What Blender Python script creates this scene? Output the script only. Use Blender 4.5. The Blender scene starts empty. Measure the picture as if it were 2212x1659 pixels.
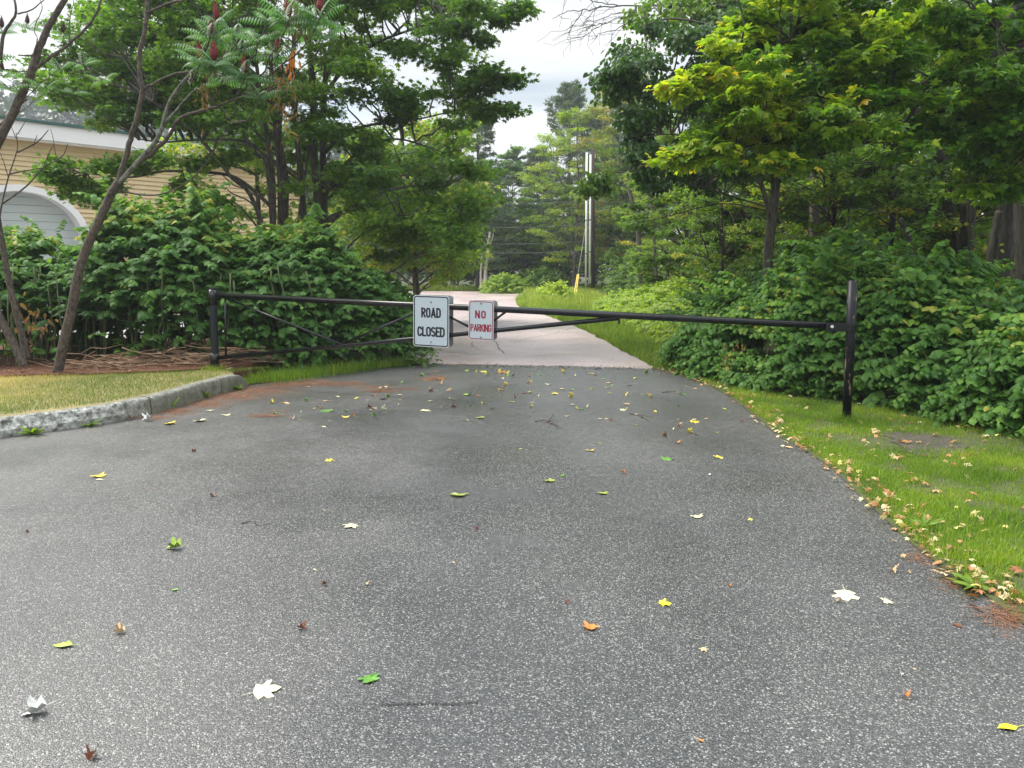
import bpy, math, random
import numpy as np
from mathutils import Vector
R = math.radians
rng = np.random.default_rng(7)
random.seed(7)
SC = bpy.context.scene
COL = SC.collection

# ---------------------------------------------------------------- camera
F = 1661.0                                  # focal length in units of a 2212 px wide picture
PITCH = math.atan(259.5 / F)
CH = 1.6
cam = bpy.data.objects.new('camera', bpy.data.cameras.new('camera'))
COL.objects.link(cam)
cam.location = (0, 0, CH)
cam.rotation_euler = (math.pi / 2 - PITCH, 0, 0)
cam.data.sensor_width = 36
cam.data.lens = 36 * F / 2212
cam.data.clip_end = 3000
SC.camera = cam
SC.view_settings.view_transform = 'Standard'
SC.view_settings.look = 'None'
SC.view_settings.exposure = 1.22
SC.view_settings.gamma = 1

def ray(u, v):
    x = (u - 1106) / F; y = -(v - 829.5) / F
    return np.array([x, y * math.sin(PITCH) + math.cos(PITCH), y * math.cos(PITCH) - math.sin(PITCH)])
def P(u, v, Y):
    d = ray(u, v); return np.array([0, 0, CH]) + d * (Y / d[1])
def G(u, v, z=0.0):
    d = ray(u, v); return np.array([0, 0, CH]) + d * ((z - CH) / d[2])

# ---------------------------------------------------------------- sky and sun
SUN_EL, SUN_AZ = 54.0, 66.0               # sun high on the left behind thin cloud
w = bpy.data.worlds.new('World'); SC.world = w; w.use_nodes = True
nt = w.node_tree; nt.nodes.clear()
def N(t, typ, **kw):
    n = t.nodes.new(typ)
    for k, v_ in kw.items(): setattr(n, k, v_)
    return n
out = N(nt, 'ShaderNodeOutputWorld'); bg = N(nt, 'ShaderNodeBackground')
sky = N(nt, 'ShaderNodeTexSky', sky_type='NISHITA', sun_disc=False)
sky.sun_elevation = R(SUN_EL); sky.sun_rotation = R(-SUN_AZ)
sky.air_density = 1.0; sky.dust_density = 1.5
tc = N(nt, 'ShaderNodeTexCoord'); sep = N(nt, 'ShaderNodeSeparateXYZ')
nt.links.new(tc.outputs['Generated'], sep.inputs[0])
addz = N(nt, 'ShaderNodeMath', operation='ADD'); addz.inputs[1].default_value = 0.22
mx = N(nt, 'ShaderNodeMath', operation='MAXIMUM'); mx.inputs[1].default_value = 0.03
nt.links.new(sep.outputs[2], addz.inputs[0]); nt.links.new(addz.outputs[0], mx.inputs[0])
dx = N(nt, 'ShaderNodeMath', operation='DIVIDE'); dy = N(nt, 'ShaderNodeMath', operation='DIVIDE')
nt.links.new(sep.outputs[0], dx.inputs[0]); nt.links.new(mx.outputs[0], dx.inputs[1])
nt.links.new(sep.outputs[1], dy.inputs[0]); nt.links.new(mx.outputs[0], dy.inputs[1])
cmb = N(nt, 'ShaderNodeCombineXYZ')
nt.links.new(dx.outputs[0], cmb.inputs[0]); nt.links.new(dy.outputs[0], cmb.inputs[1])
mp = N(nt, 'ShaderNodeMapping'); mp.inputs['Location'].default_value = (7.62, 5.25, 0); mp.inputs['Scale'].default_value = (0.6, 1.8, 1)
nt.links.new(cmb.outputs[0], mp.inputs[0])
n1 = N(nt, 'ShaderNodeTexNoise'); n1.inputs['Scale'].default_value = 1.1; n1.inputs['Detail'].default_value = 5; n1.inputs['Roughness'].default_value = .45
nt.links.new(mp.outputs[0], n1.inputs['Vector'])
r1 = N(nt, 'ShaderNodeValToRGB')               # cloud tone: bright white down to blue-grey undersides
e = r1.color_ramp.elements
e[0].position = .35; e[0].color = (2.7, 3.3, 3.9, 1)
e[1].position = .60; e[1].color = (6.2, 6.2, 6.15, 1)
m_ = r1.color_ramp.elements.new(.47); m_.color = (4.7, 5.0, 5.25, 1)
nt.links.new(n1.outputs['Fac'], r1.inputs[0])
n2 = N(nt, 'ShaderNodeTexNoise'); n2.inputs['Scale'].default_value = 1.6; n2.inputs['Detail'].default_value = 6
mp2 = N(nt, 'ShaderNodeMapping'); mp2.inputs['Location'].default_value = (5.2, 3.1, 0)
nt.links.new(cmb.outputs[0], mp2.inputs[0]); nt.links.new(mp2.outputs[0], n2.inputs['Vector'])
r2 = N(nt, 'ShaderNodeValToRGB')
r2.color_ramp.elements[0].position = .30; r2.color_ramp.elements[0].color = (.35, .35, .35, 1)
r2.color_ramp.elements[1].position = .46; r2.color_ramp.elements[1].color = (1, 1, 1, 1)
nt.links.new(n2.outputs['Fac'], r2.inputs[0])
mixs = N(nt, 'ShaderNodeMix', data_type='RGBA')
nt.links.new(r2.outputs[0], mixs.inputs[0])
nt.links.new(sky.outputs[0], mixs.inputs[6]); nt.links.new(r1.outputs[0], mixs.inputs[7])
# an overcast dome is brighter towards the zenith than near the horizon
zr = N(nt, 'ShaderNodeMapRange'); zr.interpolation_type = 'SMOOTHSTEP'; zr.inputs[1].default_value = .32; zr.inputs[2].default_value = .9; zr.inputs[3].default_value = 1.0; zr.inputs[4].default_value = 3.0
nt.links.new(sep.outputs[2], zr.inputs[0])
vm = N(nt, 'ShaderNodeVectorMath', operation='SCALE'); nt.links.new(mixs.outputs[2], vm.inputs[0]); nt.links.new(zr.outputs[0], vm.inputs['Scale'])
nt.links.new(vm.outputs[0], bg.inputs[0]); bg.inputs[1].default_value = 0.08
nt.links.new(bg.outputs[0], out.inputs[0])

sl = bpy.data.lights.new('sun', 'SUN'); sl.energy = 2.2; sl.angle = R(30); sl.color = (1, .94, .84)
so = bpy.data.objects.new('sun', sl); COL.objects.link(so)
az = R(SUN_AZ)   # measured from +Y towards -X
sd = Vector((-math.sin(az) * math.cos(R(SUN_EL)), math.cos(az) * math.cos(R(SUN_EL)), math.sin(R(SUN_EL))))
so.rotation_euler = sd.to_track_quat('Z', 'Y').to_euler()
so.location = sd * 60

# ---------------------------------------------------------------- object helpers
def tag(o, label=None, cat=None, group=None, kind=None):
    if label: o['label'] = label
    if cat: o['category'] = cat
    if group: o['group'] = group
    if kind: o['kind'] = kind
    return o
def empty(name, loc=(0, 0, 0), label=None, cat=None, group=None):
    o = bpy.data.objects.new(name, None); COL.objects.link(o); o.location = loc
    o.empty_display_size = .2
    return tag(o, label, cat, group)

class MB:
    """collects geometry and links it as ONE mesh object"""
    def __init__(s): s.v = []; s.q = []; s.t = []; s.n = 0; s.ng = []; s.a = []; s.hasa = False
    def add(s, v, q=None, t=None, a=None):
        v = np.asarray(v, dtype=np.float32).reshape(-1, 3)
        if q is not None and len(q): s.q.append(np.asarray(q, dtype=np.int32).reshape(-1, 4) + s.n)
        if t is not None and len(t): s.t.append(np.asarray(t, dtype=np.int32).reshape(-1, 3) + s.n)
        if a is not None: s.hasa = True; s.a.append(np.broadcast_to(np.asarray(a, np.float32), (len(v),)))
        else: s.a.append(np.zeros(len(v), np.float32))
        s.v.append(v); s.n += len(v)
    def box(s, c, d, rz=0.0):
        x, y, z = np.array(d) / 2
        v = np.array([[i * x, j * y, k * z] for k in (-1, 1) for j in (-1, 1) for i in (-1, 1)])
        cz, sz = math.cos(rz), math.sin(rz)
        v = v @ np.array([[cz, sz, 0], [-sz, cz, 0], [0, 0, 1]]) + np.array(c)
        s.add(v, q=[[0, 2, 3, 1], [4, 5, 7, 6], [0, 1, 5, 4], [2, 6, 7, 3], [0, 4, 6, 2], [1, 3, 7, 5]])
    def tube(s, pts, rad, n=6, a=None, cap=True):
        pts = np.asarray(pts, float); m = len(pts)
        rad = np.broadcast_to(np.asarray(rad, float), (m,))
        tan = np.gradient(pts, axis=0); tan /= np.linalg.norm(tan, axis=1)[:, None] + 1e-9
        ref = np.array([0, 0, 1.]) if abs(tan[0][2]) < .9 else np.array([1., 0, 0])
        x = np.cross(tan, ref); x /= np.linalg.norm(x, axis=1)[:, None] + 1e-9
        y = np.cross(tan, x)
        an = np.arange(n) * 2 * np.pi / n
        ring = (x[:, None, :] * np.cos(an)[None, :, None] + y[:, None, :] * np.sin(an)[None, :, None]) * rad[:, None, None] + pts[:, None, :]
        i = np.arange(m - 1)[:, None] * n; j = np.arange(n)[None, :]; jn = (j + 1) % n
        q = np.stack([i + j, i + jn, i + n + jn, i + n + j], -1).reshape(-1, 4)
        v = ring.reshape(-1, 3); t = None
        if cap:
            v = np.vstack([v, pts[0], pts[-1]]); k = m * n
            jj = np.arange(n); jn2 = (jj + 1) % n
            t = np.vstack([np.stack([np.full(n, k), jn2, jj], -1), np.stack([np.full(n, k + 1), (m - 1) * n + jj, (m - 1) * n + jn2], -1)])
        s.add(v, q=q, t=t, a=a)
    def build(s, name, mat, parent=None, smooth=False, origin=None):
        me = bpy.data.meshes.new(name)
        V = np.vstack(s.v) if s.v else np.zeros((0, 3), np.float32)
        if origin is not None: V = V - np.asarray(origin, np.float32)
        q = np.vstack(s.q) if s.q else np.zeros((0, 4), np.int32)
        t = np.vstack(s.t) if s.t else np.zeros((0, 3), np.int32)
        me.vertices.add(len(V)); me.vertices.foreach_set('co', V.astype(np.float32).ravel())
        li = np.concatenate([q.ravel(), t.ravel()]).astype(np.int32)
        me.loops.add(len(li)); me.loops.foreach_set('vertex_index', li)
        tot = np.concatenate([np.full(len(q), 4), np.full(len(t), 3)]).astype(np.int32)
        st = np.concatenate([[0], np.cumsum(tot)[:-1]]).astype(np.int32) if len(tot) else np.zeros(0, np.int32)
        me.polygons.add(len(tot)); me.polygons.foreach_set('loop_start', st)
        try: me.polygons.foreach_set('loop_total', tot)
        except Exception: pass
        me.polygons.foreach_set('use_smooth', np.full(len(tot), bool(smooth)))
        if s.hasa:
            at = me.attributes.new('v', 'FLOAT', 'POINT'); at.data.foreach_set('value', np.concatenate(s.a).astype(np.float32))
        me.update(calc_edges=True); me.validate()
        me.materials.append(mat)
        o = bpy.data.objects.new(name, me); COL.objects.link(o)
        if parent is not None: o.parent = parent
        if origin is not None: o.location = tuple(float(c) for c in origin)
        return o

# ---------------------------------------------------------------- materials
def newmat(name):
    m = bpy.data.materials.new(name); m.use_nodes = True
    t = m.node_tree; b = t.nodes['Principled BSDF']; return m, t, b
def ramp(t, stops, interp='LINEAR'):
    r = t.nodes.new('ShaderNodeValToRGB'); cr = r.color_ramp; cr.interpolation = interp
    cr.elements[0].position = stops[0][0]; cr.elements[0].color = (*stops[0][1], 1)
    cr.elements[1].position = stops[-1][0]; cr.elements[1].color = (*stops[-1][1], 1)
    for p, c in stops[1:-1]:
        e_ = cr.elements.new(p); e_.color = (*c, 1)
    return r
def noise(t, scale, detail=4, vec=None, rough=.5):
    n = t.nodes.new('ShaderNodeTexNoise'); n.inputs['Scale'].default_value = scale; n.inputs['Detail'].default_value = detail
    n.inputs['Roughness'].default_value = rough
    if vec is not None: t.links.new(vec, n.inputs['Vector'])
    return n
def geopos(t): return t.nodes.new('ShaderNodeNewGeometry').outputs['Position']
def bump(t, b, h, strength=.4, dist=.01, prev=None):
    n = t.nodes.new('ShaderNodeBump'); n.inputs['Strength'].default_value = strength; n.inputs['Distance'].default_value = dist
    t.links.new(h, n.inputs['Height'])
    if prev is not None: t.links.new(prev, n.inputs['Normal'])
    if b is not None: t.links.new(n.outputs[0], b.inputs['Normal'])
    return n.outputs[0]
def leafmat(name, stops, trans=.32, rough=.45, spec=.4, gain=1.9):
    m, t, b = newmat(name)
    at = t.nodes.new('ShaderNodeAttribute'); at.attribute_name = 'v'
    r = ramp(t, stops); t.links.new(at.outputs['Fac'], r.inputs[0])
    t.links.new(r.outputs[0], b.inputs['Base Color'])
    b.inputs['Roughness'].default_value = rough; b.inputs['Specular IOR Level'].default_value = spec
    tr = t.nodes.new('ShaderNodeBsdfTranslucent')
    mul = t.nodes.new('ShaderNodeMix'); mul.data_type = 'RGBA'; mul.blend_type = 'MULTIPLY'; mul.inputs[0].default_value = 1
    mul.inputs[7].default_value = (gain * 1.05, gain * 1.1, gain * .5, 1)
    t.links.new(r.outputs[0], mul.inputs[6]); t.links.new(mul.outputs[2], tr.inputs['Color'])
    mix = t.nodes.new('ShaderNodeMixShader'); mix.inputs[0].default_value = trans
    t.links.new(b.outputs[0], mix.inputs[1]); t.links.new(tr.outputs[0], mix.inputs[2])
    t.links.new(mix.outputs[0], t.nodes['Material Output'].inputs[0])
    return m
def barkmat(name, dark, light, scale=14, stretch=.25, b_=.6):
    m, t, b = newmat(name)
    mpn = t.nodes.new('ShaderNodeMapping'); mpn.inputs['Scale'].default_value = (1, 1, stretch)
    t.links.new(geopos(t), mpn.inputs[0])
    n = noise(t, scale, 6, mpn.outputs[0], .65)
    r = ramp(t, [(.32, dark), (.68, light)]); t.links.new(n.outputs['Fac'], r.inputs[0])
    t.links.new(r.outputs[0], b.inputs['Base Color']); b.inputs['Roughness'].default_value = .85
    bump(t, b, n.outputs['Fac'], b_, .02)
    return m
def simple(name, col, rough=.5, metal=0, spec=.5):
    m, t, b = newmat(name); b.inputs['Base Color'].default_value = (*col, 1)
    b.inputs['Roughness'].default_value = rough; b.inputs['Metallic'].default_value = metal
    b.inputs['Specular IOR Level'].default_value = spec
    return m

def asphalt(name, dark, light, bright, stone=150, wet=.5, tint=None, sp=.5, rmin=.3, rmax=.6, lightfrac=.80, bs=.55, lane=0):
    m, t, b = newmat(name); pos = geopos(t)
    vo = t.nodes.new('ShaderNodeTexVoronoi'); vo.inputs['Scale'].default_value = stone; t.links.new(pos, vo.inputs['Vector'])
    sepc = t.nodes.new('ShaderNodeSeparateColor'); t.links.new(vo.outputs['Color'], sepc.inputs[0])
    r = ramp(t, [(.0, dark), (.35, tuple(c * 1.5 for c in dark)), (lightfrac - .12, light), (lightfrac + .07, tuple(c * 1.5 for c in light)), (.985, bright), (1, bright)])
    t.links.new(sepc.outputs[0], r.inputs[0])
    vo2 = t.nodes.new('ShaderNodeTexVoronoi'); vo2.inputs['Scale'].default_value = stone * .42; t.links.new(pos, vo2.inputs['Vector'])
    sep2 = t.nodes.new('ShaderNodeSeparateColor'); t.links.new(vo2.outputs['Color'], sep2.inputs[0])
    # a few larger pale chips
    gt = t.nodes.new('ShaderNodeMath'); gt.operation = 'GREATER_THAN'; gt.inputs[1].default_value = .93; t.links.new(sep2.outputs[1], gt.inputs[0])
    lt = t.nodes.new('ShaderNodeMath'); lt.operation = 'LESS_THAN'; lt.inputs[1].default_value = .42; t.links.new(vo2.outputs['Distance'], lt.inputs[0])
    mm = t.nodes.new('ShaderNodeMath'); mm.operation = 'MULTIPLY'; t.links.new(gt.outputs[0], mm.inputs[0]); t.links.new(lt.outputs[0], mm.inputs[1])
    chips = ramp(t, [(0, tuple(c * .6 for c in bright)), (.5, bright), (.8, (.42, .33, .26)), (1, tuple(min(1, c * 1.25) for c in bright))])
    t.links.new(sep2.outputs[2], chips.inputs[0])
    mixc = t.nodes.new('ShaderNodeMix'); mixc.data_type = 'RGBA'
    t.links.new(mm.outputs[0], mixc.inputs[0]); t.links.new(r.outputs[0], mixc.inputs[6]); t.links.new(chips.outputs[0], mixc.inputs[7])
    # binder between stones
    vd = t.nodes.new('ShaderNodeMapRange'); vd.inputs[1].default_value = .28; vd.inputs[2].default_value = .62; vd.inputs[3].default_value = 1; vd.inputs[4].default_value = .42
    t.links.new(vo.outputs['Distance'], vd.inputs[0])
    # broad stains and worn lanes
    nb = noise(t, .42, 6, pos, .62); nr = ramp(t, [(.32, (.74, .74, .76)), (.5, (1, 1, 1)), (.68, (1.25, 1.24, 1.22))]); t.links.new(nb.outputs['Fac'], nr.inputs[0])
    m1 = t.nodes.new('ShaderNodeMix'); m1.data_type = 'RGBA'; m1.blend_type = 'MULTIPLY'; m1.inputs[0].default_value = 1
    t.links.new(mixc.outputs[2], m1.inputs[6]); t.links.new(nr.outputs[0], m1.inputs[7])
    m2 = t.nodes.new('ShaderNodeMix'); m2.data_type = 'RGBA'; m2.blend_type = 'MULTIPLY'; m2.inputs[0].default_value = 1
    t.links.new(m1.outputs[2], m2.inputs[6]); t.links.new(vd.outputs[0], m2.inputs[7])
    t.links.new(m2.outputs[2], b.inputs['Base Color'])
    nw = noise(t, .9, 4, pos, .55)
    rr = t.nodes.new('ShaderNodeMapRange'); rr.inputs[1].default_value = .35; rr.inputs[2].default_value = .65; rr.inputs[3].default_value = rmin; rr.inputs[4].default_value = rmax
    t.links.new(nw.outputs['Fac'], rr.inputs[0])
    if lane:      # the middle of the lot is worn smooth by wheels and holds a film of water
        sx = t.nodes.new('ShaderNodeSeparateXYZ'); t.links.new(pos, sx.inputs[0])
        wn = noise(t, .8, 3, pos); ad = t.nodes.new('ShaderNodeMath'); ad.operation = 'MULTIPLY_ADD'; ad.inputs[1].default_value = 1.2; t.links.new(wn.outputs['Fac'], ad.inputs[0]); t.links.new(sx.outputs[0], ad.inputs[2])
        ab = t.nodes.new('ShaderNodeMath'); ab.operation = 'SUBTRACT'; ab.inputs[1].default_value = .68; t.links.new(ad.outputs[0], ab.inputs[0])
        ab2 = t.nodes.new('ShaderNodeMath'); ab2.operation = 'ABSOLUTE'; t.links.new(ab.outputs[0], ab2.inputs[0])
        lr = t.nodes.new('ShaderNodeMapRange'); lr.interpolation_type = 'SMOOTHSTEP'; lr.inputs[1].default_value = .1; lr.inputs[2].default_value = 1.1; lr.inputs[3].default_value = lane; lr.inputs[4].default_value = 0; t.links.new(ab2.outputs[0], lr.inputs[0])
        sb = t.nodes.new('ShaderNodeMath'); sb.operation = 'SUBTRACT'; t.links.new(rr.outputs[0], sb.inputs[0]); t.links.new(lr.outputs[0], sb.inputs[1]); t.links.new(sb.outputs[0], b.inputs['Roughness'])
    else: t.links.new(rr.outputs[0], b.inputs['Roughness'])
    b.inputs['Specular IOR Level'].default_value = sp
    inv = t.nodes.new('ShaderNodeMath'); inv.operation = 'MULTIPLY'; inv.inputs[1].default_value = -1; t.links.new(vo.outputs['Distance'], inv.inputs[0])
    n0 = bump(t, None, nb.outputs['Fac'], .12, .02)
    bump(t, b, inv.outputs[0], bs, .004, n0)
    return m

M = {}
M['asphalt'] = asphalt('asphalt', (.036, .0355, .034), (.10, .098, .094), (.36, .35, .33), rmin=.36, rmax=.54, sp=.95, bs=.4, lane=.22, stone=180)
M['pink'] = asphalt('pink_asphalt', (.46, .35, .335), (.62, .50, .48), (.74, .63, .61), stone=90, rmin=.3, rmax=.5, sp=.9, bs=.2)
M['steel'] = simple('black_paint', (.006, .0065, .008), .2, 0, .45)
M['steel_blue'] = simple('dark_blue_black_paint', (.009, .013, .019), .3, 0, .45)
M['bolt'] = simple('bolt_zinc', (.25, .26, .26), .4, .9)
M['alu'] = simple('sign_aluminium', (.33, .35, .35), .45, .6)
M['sign_white'] = simple('sign_white', (.50, .57, .60), .45, 0, .3)
M['sign_edge'] = simple('sign_edge_white', (.66, .70, .72), .45, 0, .3)
M['ink_black'] = simple('sign_black', (.012, .012, .02), .4)
M['ink_red'] = simple('sign_red', (.30, .012, .04), .4)
M['bark'] = barkmat('maple_bark', (.022, .019, .016), (.16, .14, .115), 26, .2, 1.)
M['bark_dark'] = barkmat('dark_bark', (.010, .009, .007), (.075, .065, .052), 24, .16, 1.)
M['bark_sumac'] = barkmat('sumac_bark', (.022, .016, .012), (.14, .11, .088), 34, .5, 1.)
M['bark_lichen'] = barkmat('lichen_bark', (.03, .026, .02), (.26, .27, .22), 26, .5, 1.)
M['bark_pale'] = barkmat('bleached_wood', (.28, .25, .22), (.55, .5, .45), 10, .2)
M['cane'] = barkmat('green_cane', (.07, .09, .03), (.17, .19, .08), 8, .3, .1)
M['stalk'] = barkmat('dead_stalk', (.10, .045, .022), (.42, .28, .17), 6, 1, .2)
M['twig'] = simple('twig', (.05, .025, .018), .7)
M['maple'] = leafmat('maple_leaf', [(0, (.03, .075, .012)), (.45, (.07, .15, .018)), (.8, (.13, .23, .025)), (1, (.19, .28, .03))], trans=.45)
M['maple_y'] = leafmat('turning_maple_leaf', [(0, (.045, .12, .016)), (.3, (.095, .195, .02)), (.55, (.19, .29, .022)), (.8, (.32, .38, .025)), (.97, (.46, .44, .03)), (1, (.48, .32, .03))], trans=.45)
M['darkleaf'] = leafmat('dark_leaf', [(0, (.025, .065, .016)), (.6, (.055, .12, .024)), (1, (.11, .19, .035))], trans=.33, rough=.4, spec=.3)
M['midleaf'] = leafmat('mid_leaf', [(0, (.045, .1, .014)), (.5, (.095, .18, .022)), (.9, (.17, .26, .03)), (1, (.36, .32, .04))], trans=.45)
M['locust'] = leafmat('locust_leaf', [(0, (.09, .16, .016)), (.5, (.2, .29, .025)), (.9, (.3, .37, .035)), (1, (.4, .34, .05))], trans=.45)
M['rusty'] = leafmat('rusty_leaf', [(0, (.11, .16, .025)), (.5, (.22, .25, .04)), (.8, (.34, .28, .07)), (1, (.36, .22, .07))], trans=.42)
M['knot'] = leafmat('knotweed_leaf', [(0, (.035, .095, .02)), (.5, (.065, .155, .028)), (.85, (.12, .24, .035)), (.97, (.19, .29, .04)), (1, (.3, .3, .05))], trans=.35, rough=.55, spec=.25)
M['knot_y'] = leafmat('sunny_shrub_leaf', [(0, (.09, .17, .015)), (.5, (.2, .3, .022)), (1, (.33, .4, .035))], trans=.42)
M['sumac'] = leafmat('sumac_leaflet', [(0, (.045, .13, .045)), (.7, (.09, .2, .06)), (1, (.15, .26, .05))], trans=.35)
M['deadleaf'] = leafmat('withered_leaf', [(0, (.11, .06, .03)), (.8, (.26, .15, .06)), (1, (.55, .2, .04))], trans=.3)
M['cone'] = simple('sumac_fruit', (.17, .014, .02), .8)
M['pine'] = leafmat('pine_needles', [(0, (.05, .09, .04)), (.6, (.095, .15, .07)), (1, (.15, .2, .085))], trans=.15, rough=.6)
M['grass'] = leafmat('grass_blade', [(0, (.06, .12, .014)), (.5, (.15, .25, .022)), (.85, (.24, .33, .03)), (1, (.4, .37, .1))], trans=.35)
M['drygrass'] = leafmat('dry_grass_blade', [(0, (.10, .16, .03)), (.35, (.22, .25, .06)), (.6, (.45, .38, .16)), (1, (.62, .5, .25))], trans=.25, rough=.7)
M['tallgrass'] = leafmat('tall_grass', [(0, (.07, .14, .02)), (.6, (.19, .28, .035)), (1, (.34, .36, .09))], trans=.35)
M['needle'] = leafmat('fallen_needles', [(0, (.10, .042, .022)), (1, (.36, .16, .075))], trans=.1, rough=.8)
M['litter'] = leafmat('leaf_litter_mat', [(0, (.2, .07, .03)), (.3, (.42, .2, .08)), (.6, (.5, .35, .18)), (.85, (.62, .52, .33)), (1, (.65, .55, .05))], trans=.15, rough=.6)

def soilmat(name, c0, c1, c2=None, sc=6):
    m, t, b = newmat(name); pos = geopos(t)
    n = noise(t, sc, 8, pos, .65)
    r = ramp(t, [(.3, c0), (.6, c1)] + ([(.75, c2)] if c2 else [(.8, c1)])); t.links.new(n.outputs['Fac'], r.inputs[0])
    t.links.new(r.outputs[0], b.inputs['Base Color']); b.inputs['Roughness'].default_value = .95
    bump(t, b, noise(t, sc * 12, 4, pos).outputs['Fac'], .6, .02)
    return m
M['soil'] = soilmat('soil', (.03, .035, .015), (.06, .07, .025), (.09, .07, .045), 1.2)
M['verge'] = soilmat('verge_soil', (.04, .055, .014), (.075, .085, .025), (.10, .08, .05), 9)
M['gravel'] = soilmat('gravel_patch', (.04, .036, .026), (.085, .075, .055), (.15, .13, .10), 22)
M['lawnsoil'] = soilmat('dry_lawn_soil', (.16, .14, .06), (.3, .24, .11), (.22, .2, .07), 3)
M['mulch'] = soilmat('mulch', (.06, .025, .014), (.16, .065, .03), (.25, .12, .06), 25)
M['concrete'] = soilmat('pale_concrete', (.42, .4, .38), (.55, .53, .5), (.6, .58, .55), 2)
# ================================================================ GROUND
def poly_sheet(name, pts, z, mat, kind='structure', thick=None):
    """flat sheet from an outline (list of (x,y)), with a little skirt if thick is given"""
    import bmesh
    bm = bmesh.new()
    vs = [bm.verts.new((float(p[0]), float(p[1]), float(p[2]) if len(p) > 2 else z)) for p in pts]
    f = bm.faces.new(vs)
    if f.normal.z < 0: f.normal_flip()
    bm.normal_update()
    if f.normal.z < 0: bmesh.ops.reverse_faces(bm, faces=[f])
    if thick:
        n = len(vs); lo = [bm.verts.new((v_.co.x, v_.co.y, v_.co.z - thick)) for v_ in vs]
        for i in range(n):
            bm.faces.new((vs[i], lo[i], lo[(i + 1) % n], vs[(i + 1) % n]))
    bmesh.ops.triangulate(bm, faces=[f])
    me = bpy.data.meshes.new(name); bm.to_mesh(me); bm.free()
    me.materials.append(mat)
    o = bpy.data.objects.new(name, me); COL.objects.link(o)
    if kind: o['kind'] = kind
    return o
def rough(pts, amp, step=.12):
    """subdivide an outline and jitter it so edges read as broken"""
    out_ = []
    for i in range(len(pts) - 1):
        a, b = np.array(pts[i][:2]), np.array(pts[i + 1][:2]); L = np.linalg.norm(b - a); k = max(1, int(L / step))
        k = min(k, 400)
        for j in range(k):
            p = a + (b - a) * j / k
            if j or i: p = p + rng.normal(0, amp, 2)
            out_.append(tuple(p))
    out_.append(tuple(pts[-1][:2])); return out_
def smooth_line(pts, k=6):
    p = np.array(pts, float); out_ = []
    for i in range(len(p) - 1):
        p0, p1, p2, p3 = p[max(i - 1, 0)], p[i], p[i + 1], p[min(i + 2, len(p) - 1)]
        for j in range(k):
            t = j / k
            out_.append(.5 * ((2 * p1) + (-p0 + p2) * t + (2 * p0 - 5 * p1 + 4 * p2 - p3) * t * t + (-p0 + 3 * p1 - 3 * p2 + p3) * t ** 3))
    out_.append(p[-1]); return np.array(out_)

m = MB(); L_ = 900
m.add([[-L_, -60, -.06], [L_, -60, -.06], [L_, L_, -.06], [-L_, L_, -.06]], q=[[0, 1, 2, 3]])
tag(m.build('ground', M['soil']), kind='structure')

kerb_uv = [(-120, 968), (0, 947), (74, 937.6), (211, 919), (285, 905), (367, 885.5), (441.6, 862), (496, 847), (537, 834.6)]
kerb_base = [G(u, v)[:2] for u, v in kerb_uv]
# carry the kerb on beyond the left edge of the view
d0 = kerb_base[0] - kerb_base[1]; d0 /= np.linalg.norm(d0)
kerb_base = [kerb_base[0] + d0 * 7 + np.array([0, -1.2]), kerb_base[0] + d0 * 3 + np.array([0, -.25])] + kerb_base
kerb_line = smooth_line(kerb_base, 8)

left_edge = [G(u, v)[:2] for u, v in [(541, 832), (590, 826), (640, 820), (700, 810), (760, 801), (830, 796), (880, 791), (930, 787)]]
seam = [G(u, v)[:2] for u, v in [(930, 787), (1050, 788.5), (1180, 790.5), (1300, 794), (1420, 799)]]
right_edge = [G(u, v)[:2] for u, v in [(1420, 799), (1445, 805), (1490, 818), (1530, 833), (1565, 850), (1590, 865), (1640, 905), (1690, 945), (1755, 982), (1820, 1030), (1870, 1080), (1930, 1135), (1990, 1188), (2060, 1240), (2130, 1285), (2212, 1345), (2330, 1440), (2500, 1590)]]
right_s = smooth_line(right_edge, 6)
asph = list(map(tuple, kerb_line)) + rough(left_edge, .012) + rough(seam, .02)[1:] + rough([tuple(p) for p in right_s], .014, .06)[1:] + [(3.2, -12), (-16, -12), (-16, kerb_line[0][1])]
poly_sheet('asphalt_lot', asph, .004, M['asphalt'], thick=.05)

# pinkish road beyond the seam, joining a cross road
pr = [G(u, v)[:2] for u, v in [(1420, 799), (1370.6, 771), (1337, 754), (1304, 734), (1270.6, 717), (1240.6, 704), (1205, 690), (1167, 677), (1140, 669), (1121, 661), (1117, 653), (1131, 642), (1160, 639)]]
far = [(26, 41.2), (26, 45.5), (-4, 46.0), (-30, 47.5), (-60, 50), (-60, 39), (-12, 36.5), (-7.2, 31), (-4.6, 24), (-3.2, 18), (-1.75, 13.2), (-1.45, 12.3)]
pink = rough([tuple(p) for p in smooth_line(pr, 5)], .03, .25) + far + [tuple(left_edge[-1])]
poly_sheet('road', pink + [tuple(p) for p in seam[1:-1]], -.002, M['pink'], thick=.03)
m = MB()                                             # hairline tar seam and cracks
def crack(pts, wd, z):
    pts = np.array(pts); n = len(pts); tn = np.gradient(pts, axis=0); tn /= np.linalg.norm(tn, axis=1)[:, None] + 1e-9
    pn = np.stack([-tn[:, 1], tn[:, 0]], 1) * (wd * rng.uniform(.3, 1, n))[:, None] / 2
    v = np.vstack([np.c_[pts + pn, np.full(n, z)], np.c_[pts - pn, np.full(n, z)]])
    i = np.arange(n - 1); m.add(v, q=np.stack([i, i + n, i + n + 1, i + 1], 1))
def wig(uv, amp, z=0, k=14):
    g = smooth_line([G(u, v)[:2] for u, v in uv], k); return g + rng.normal(0, amp, g.shape)
crack(wig([(825, 1527), (870, 1524), (930, 1522), (975, 1525), (1033, 1519)], .003), .008, .008)
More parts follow.
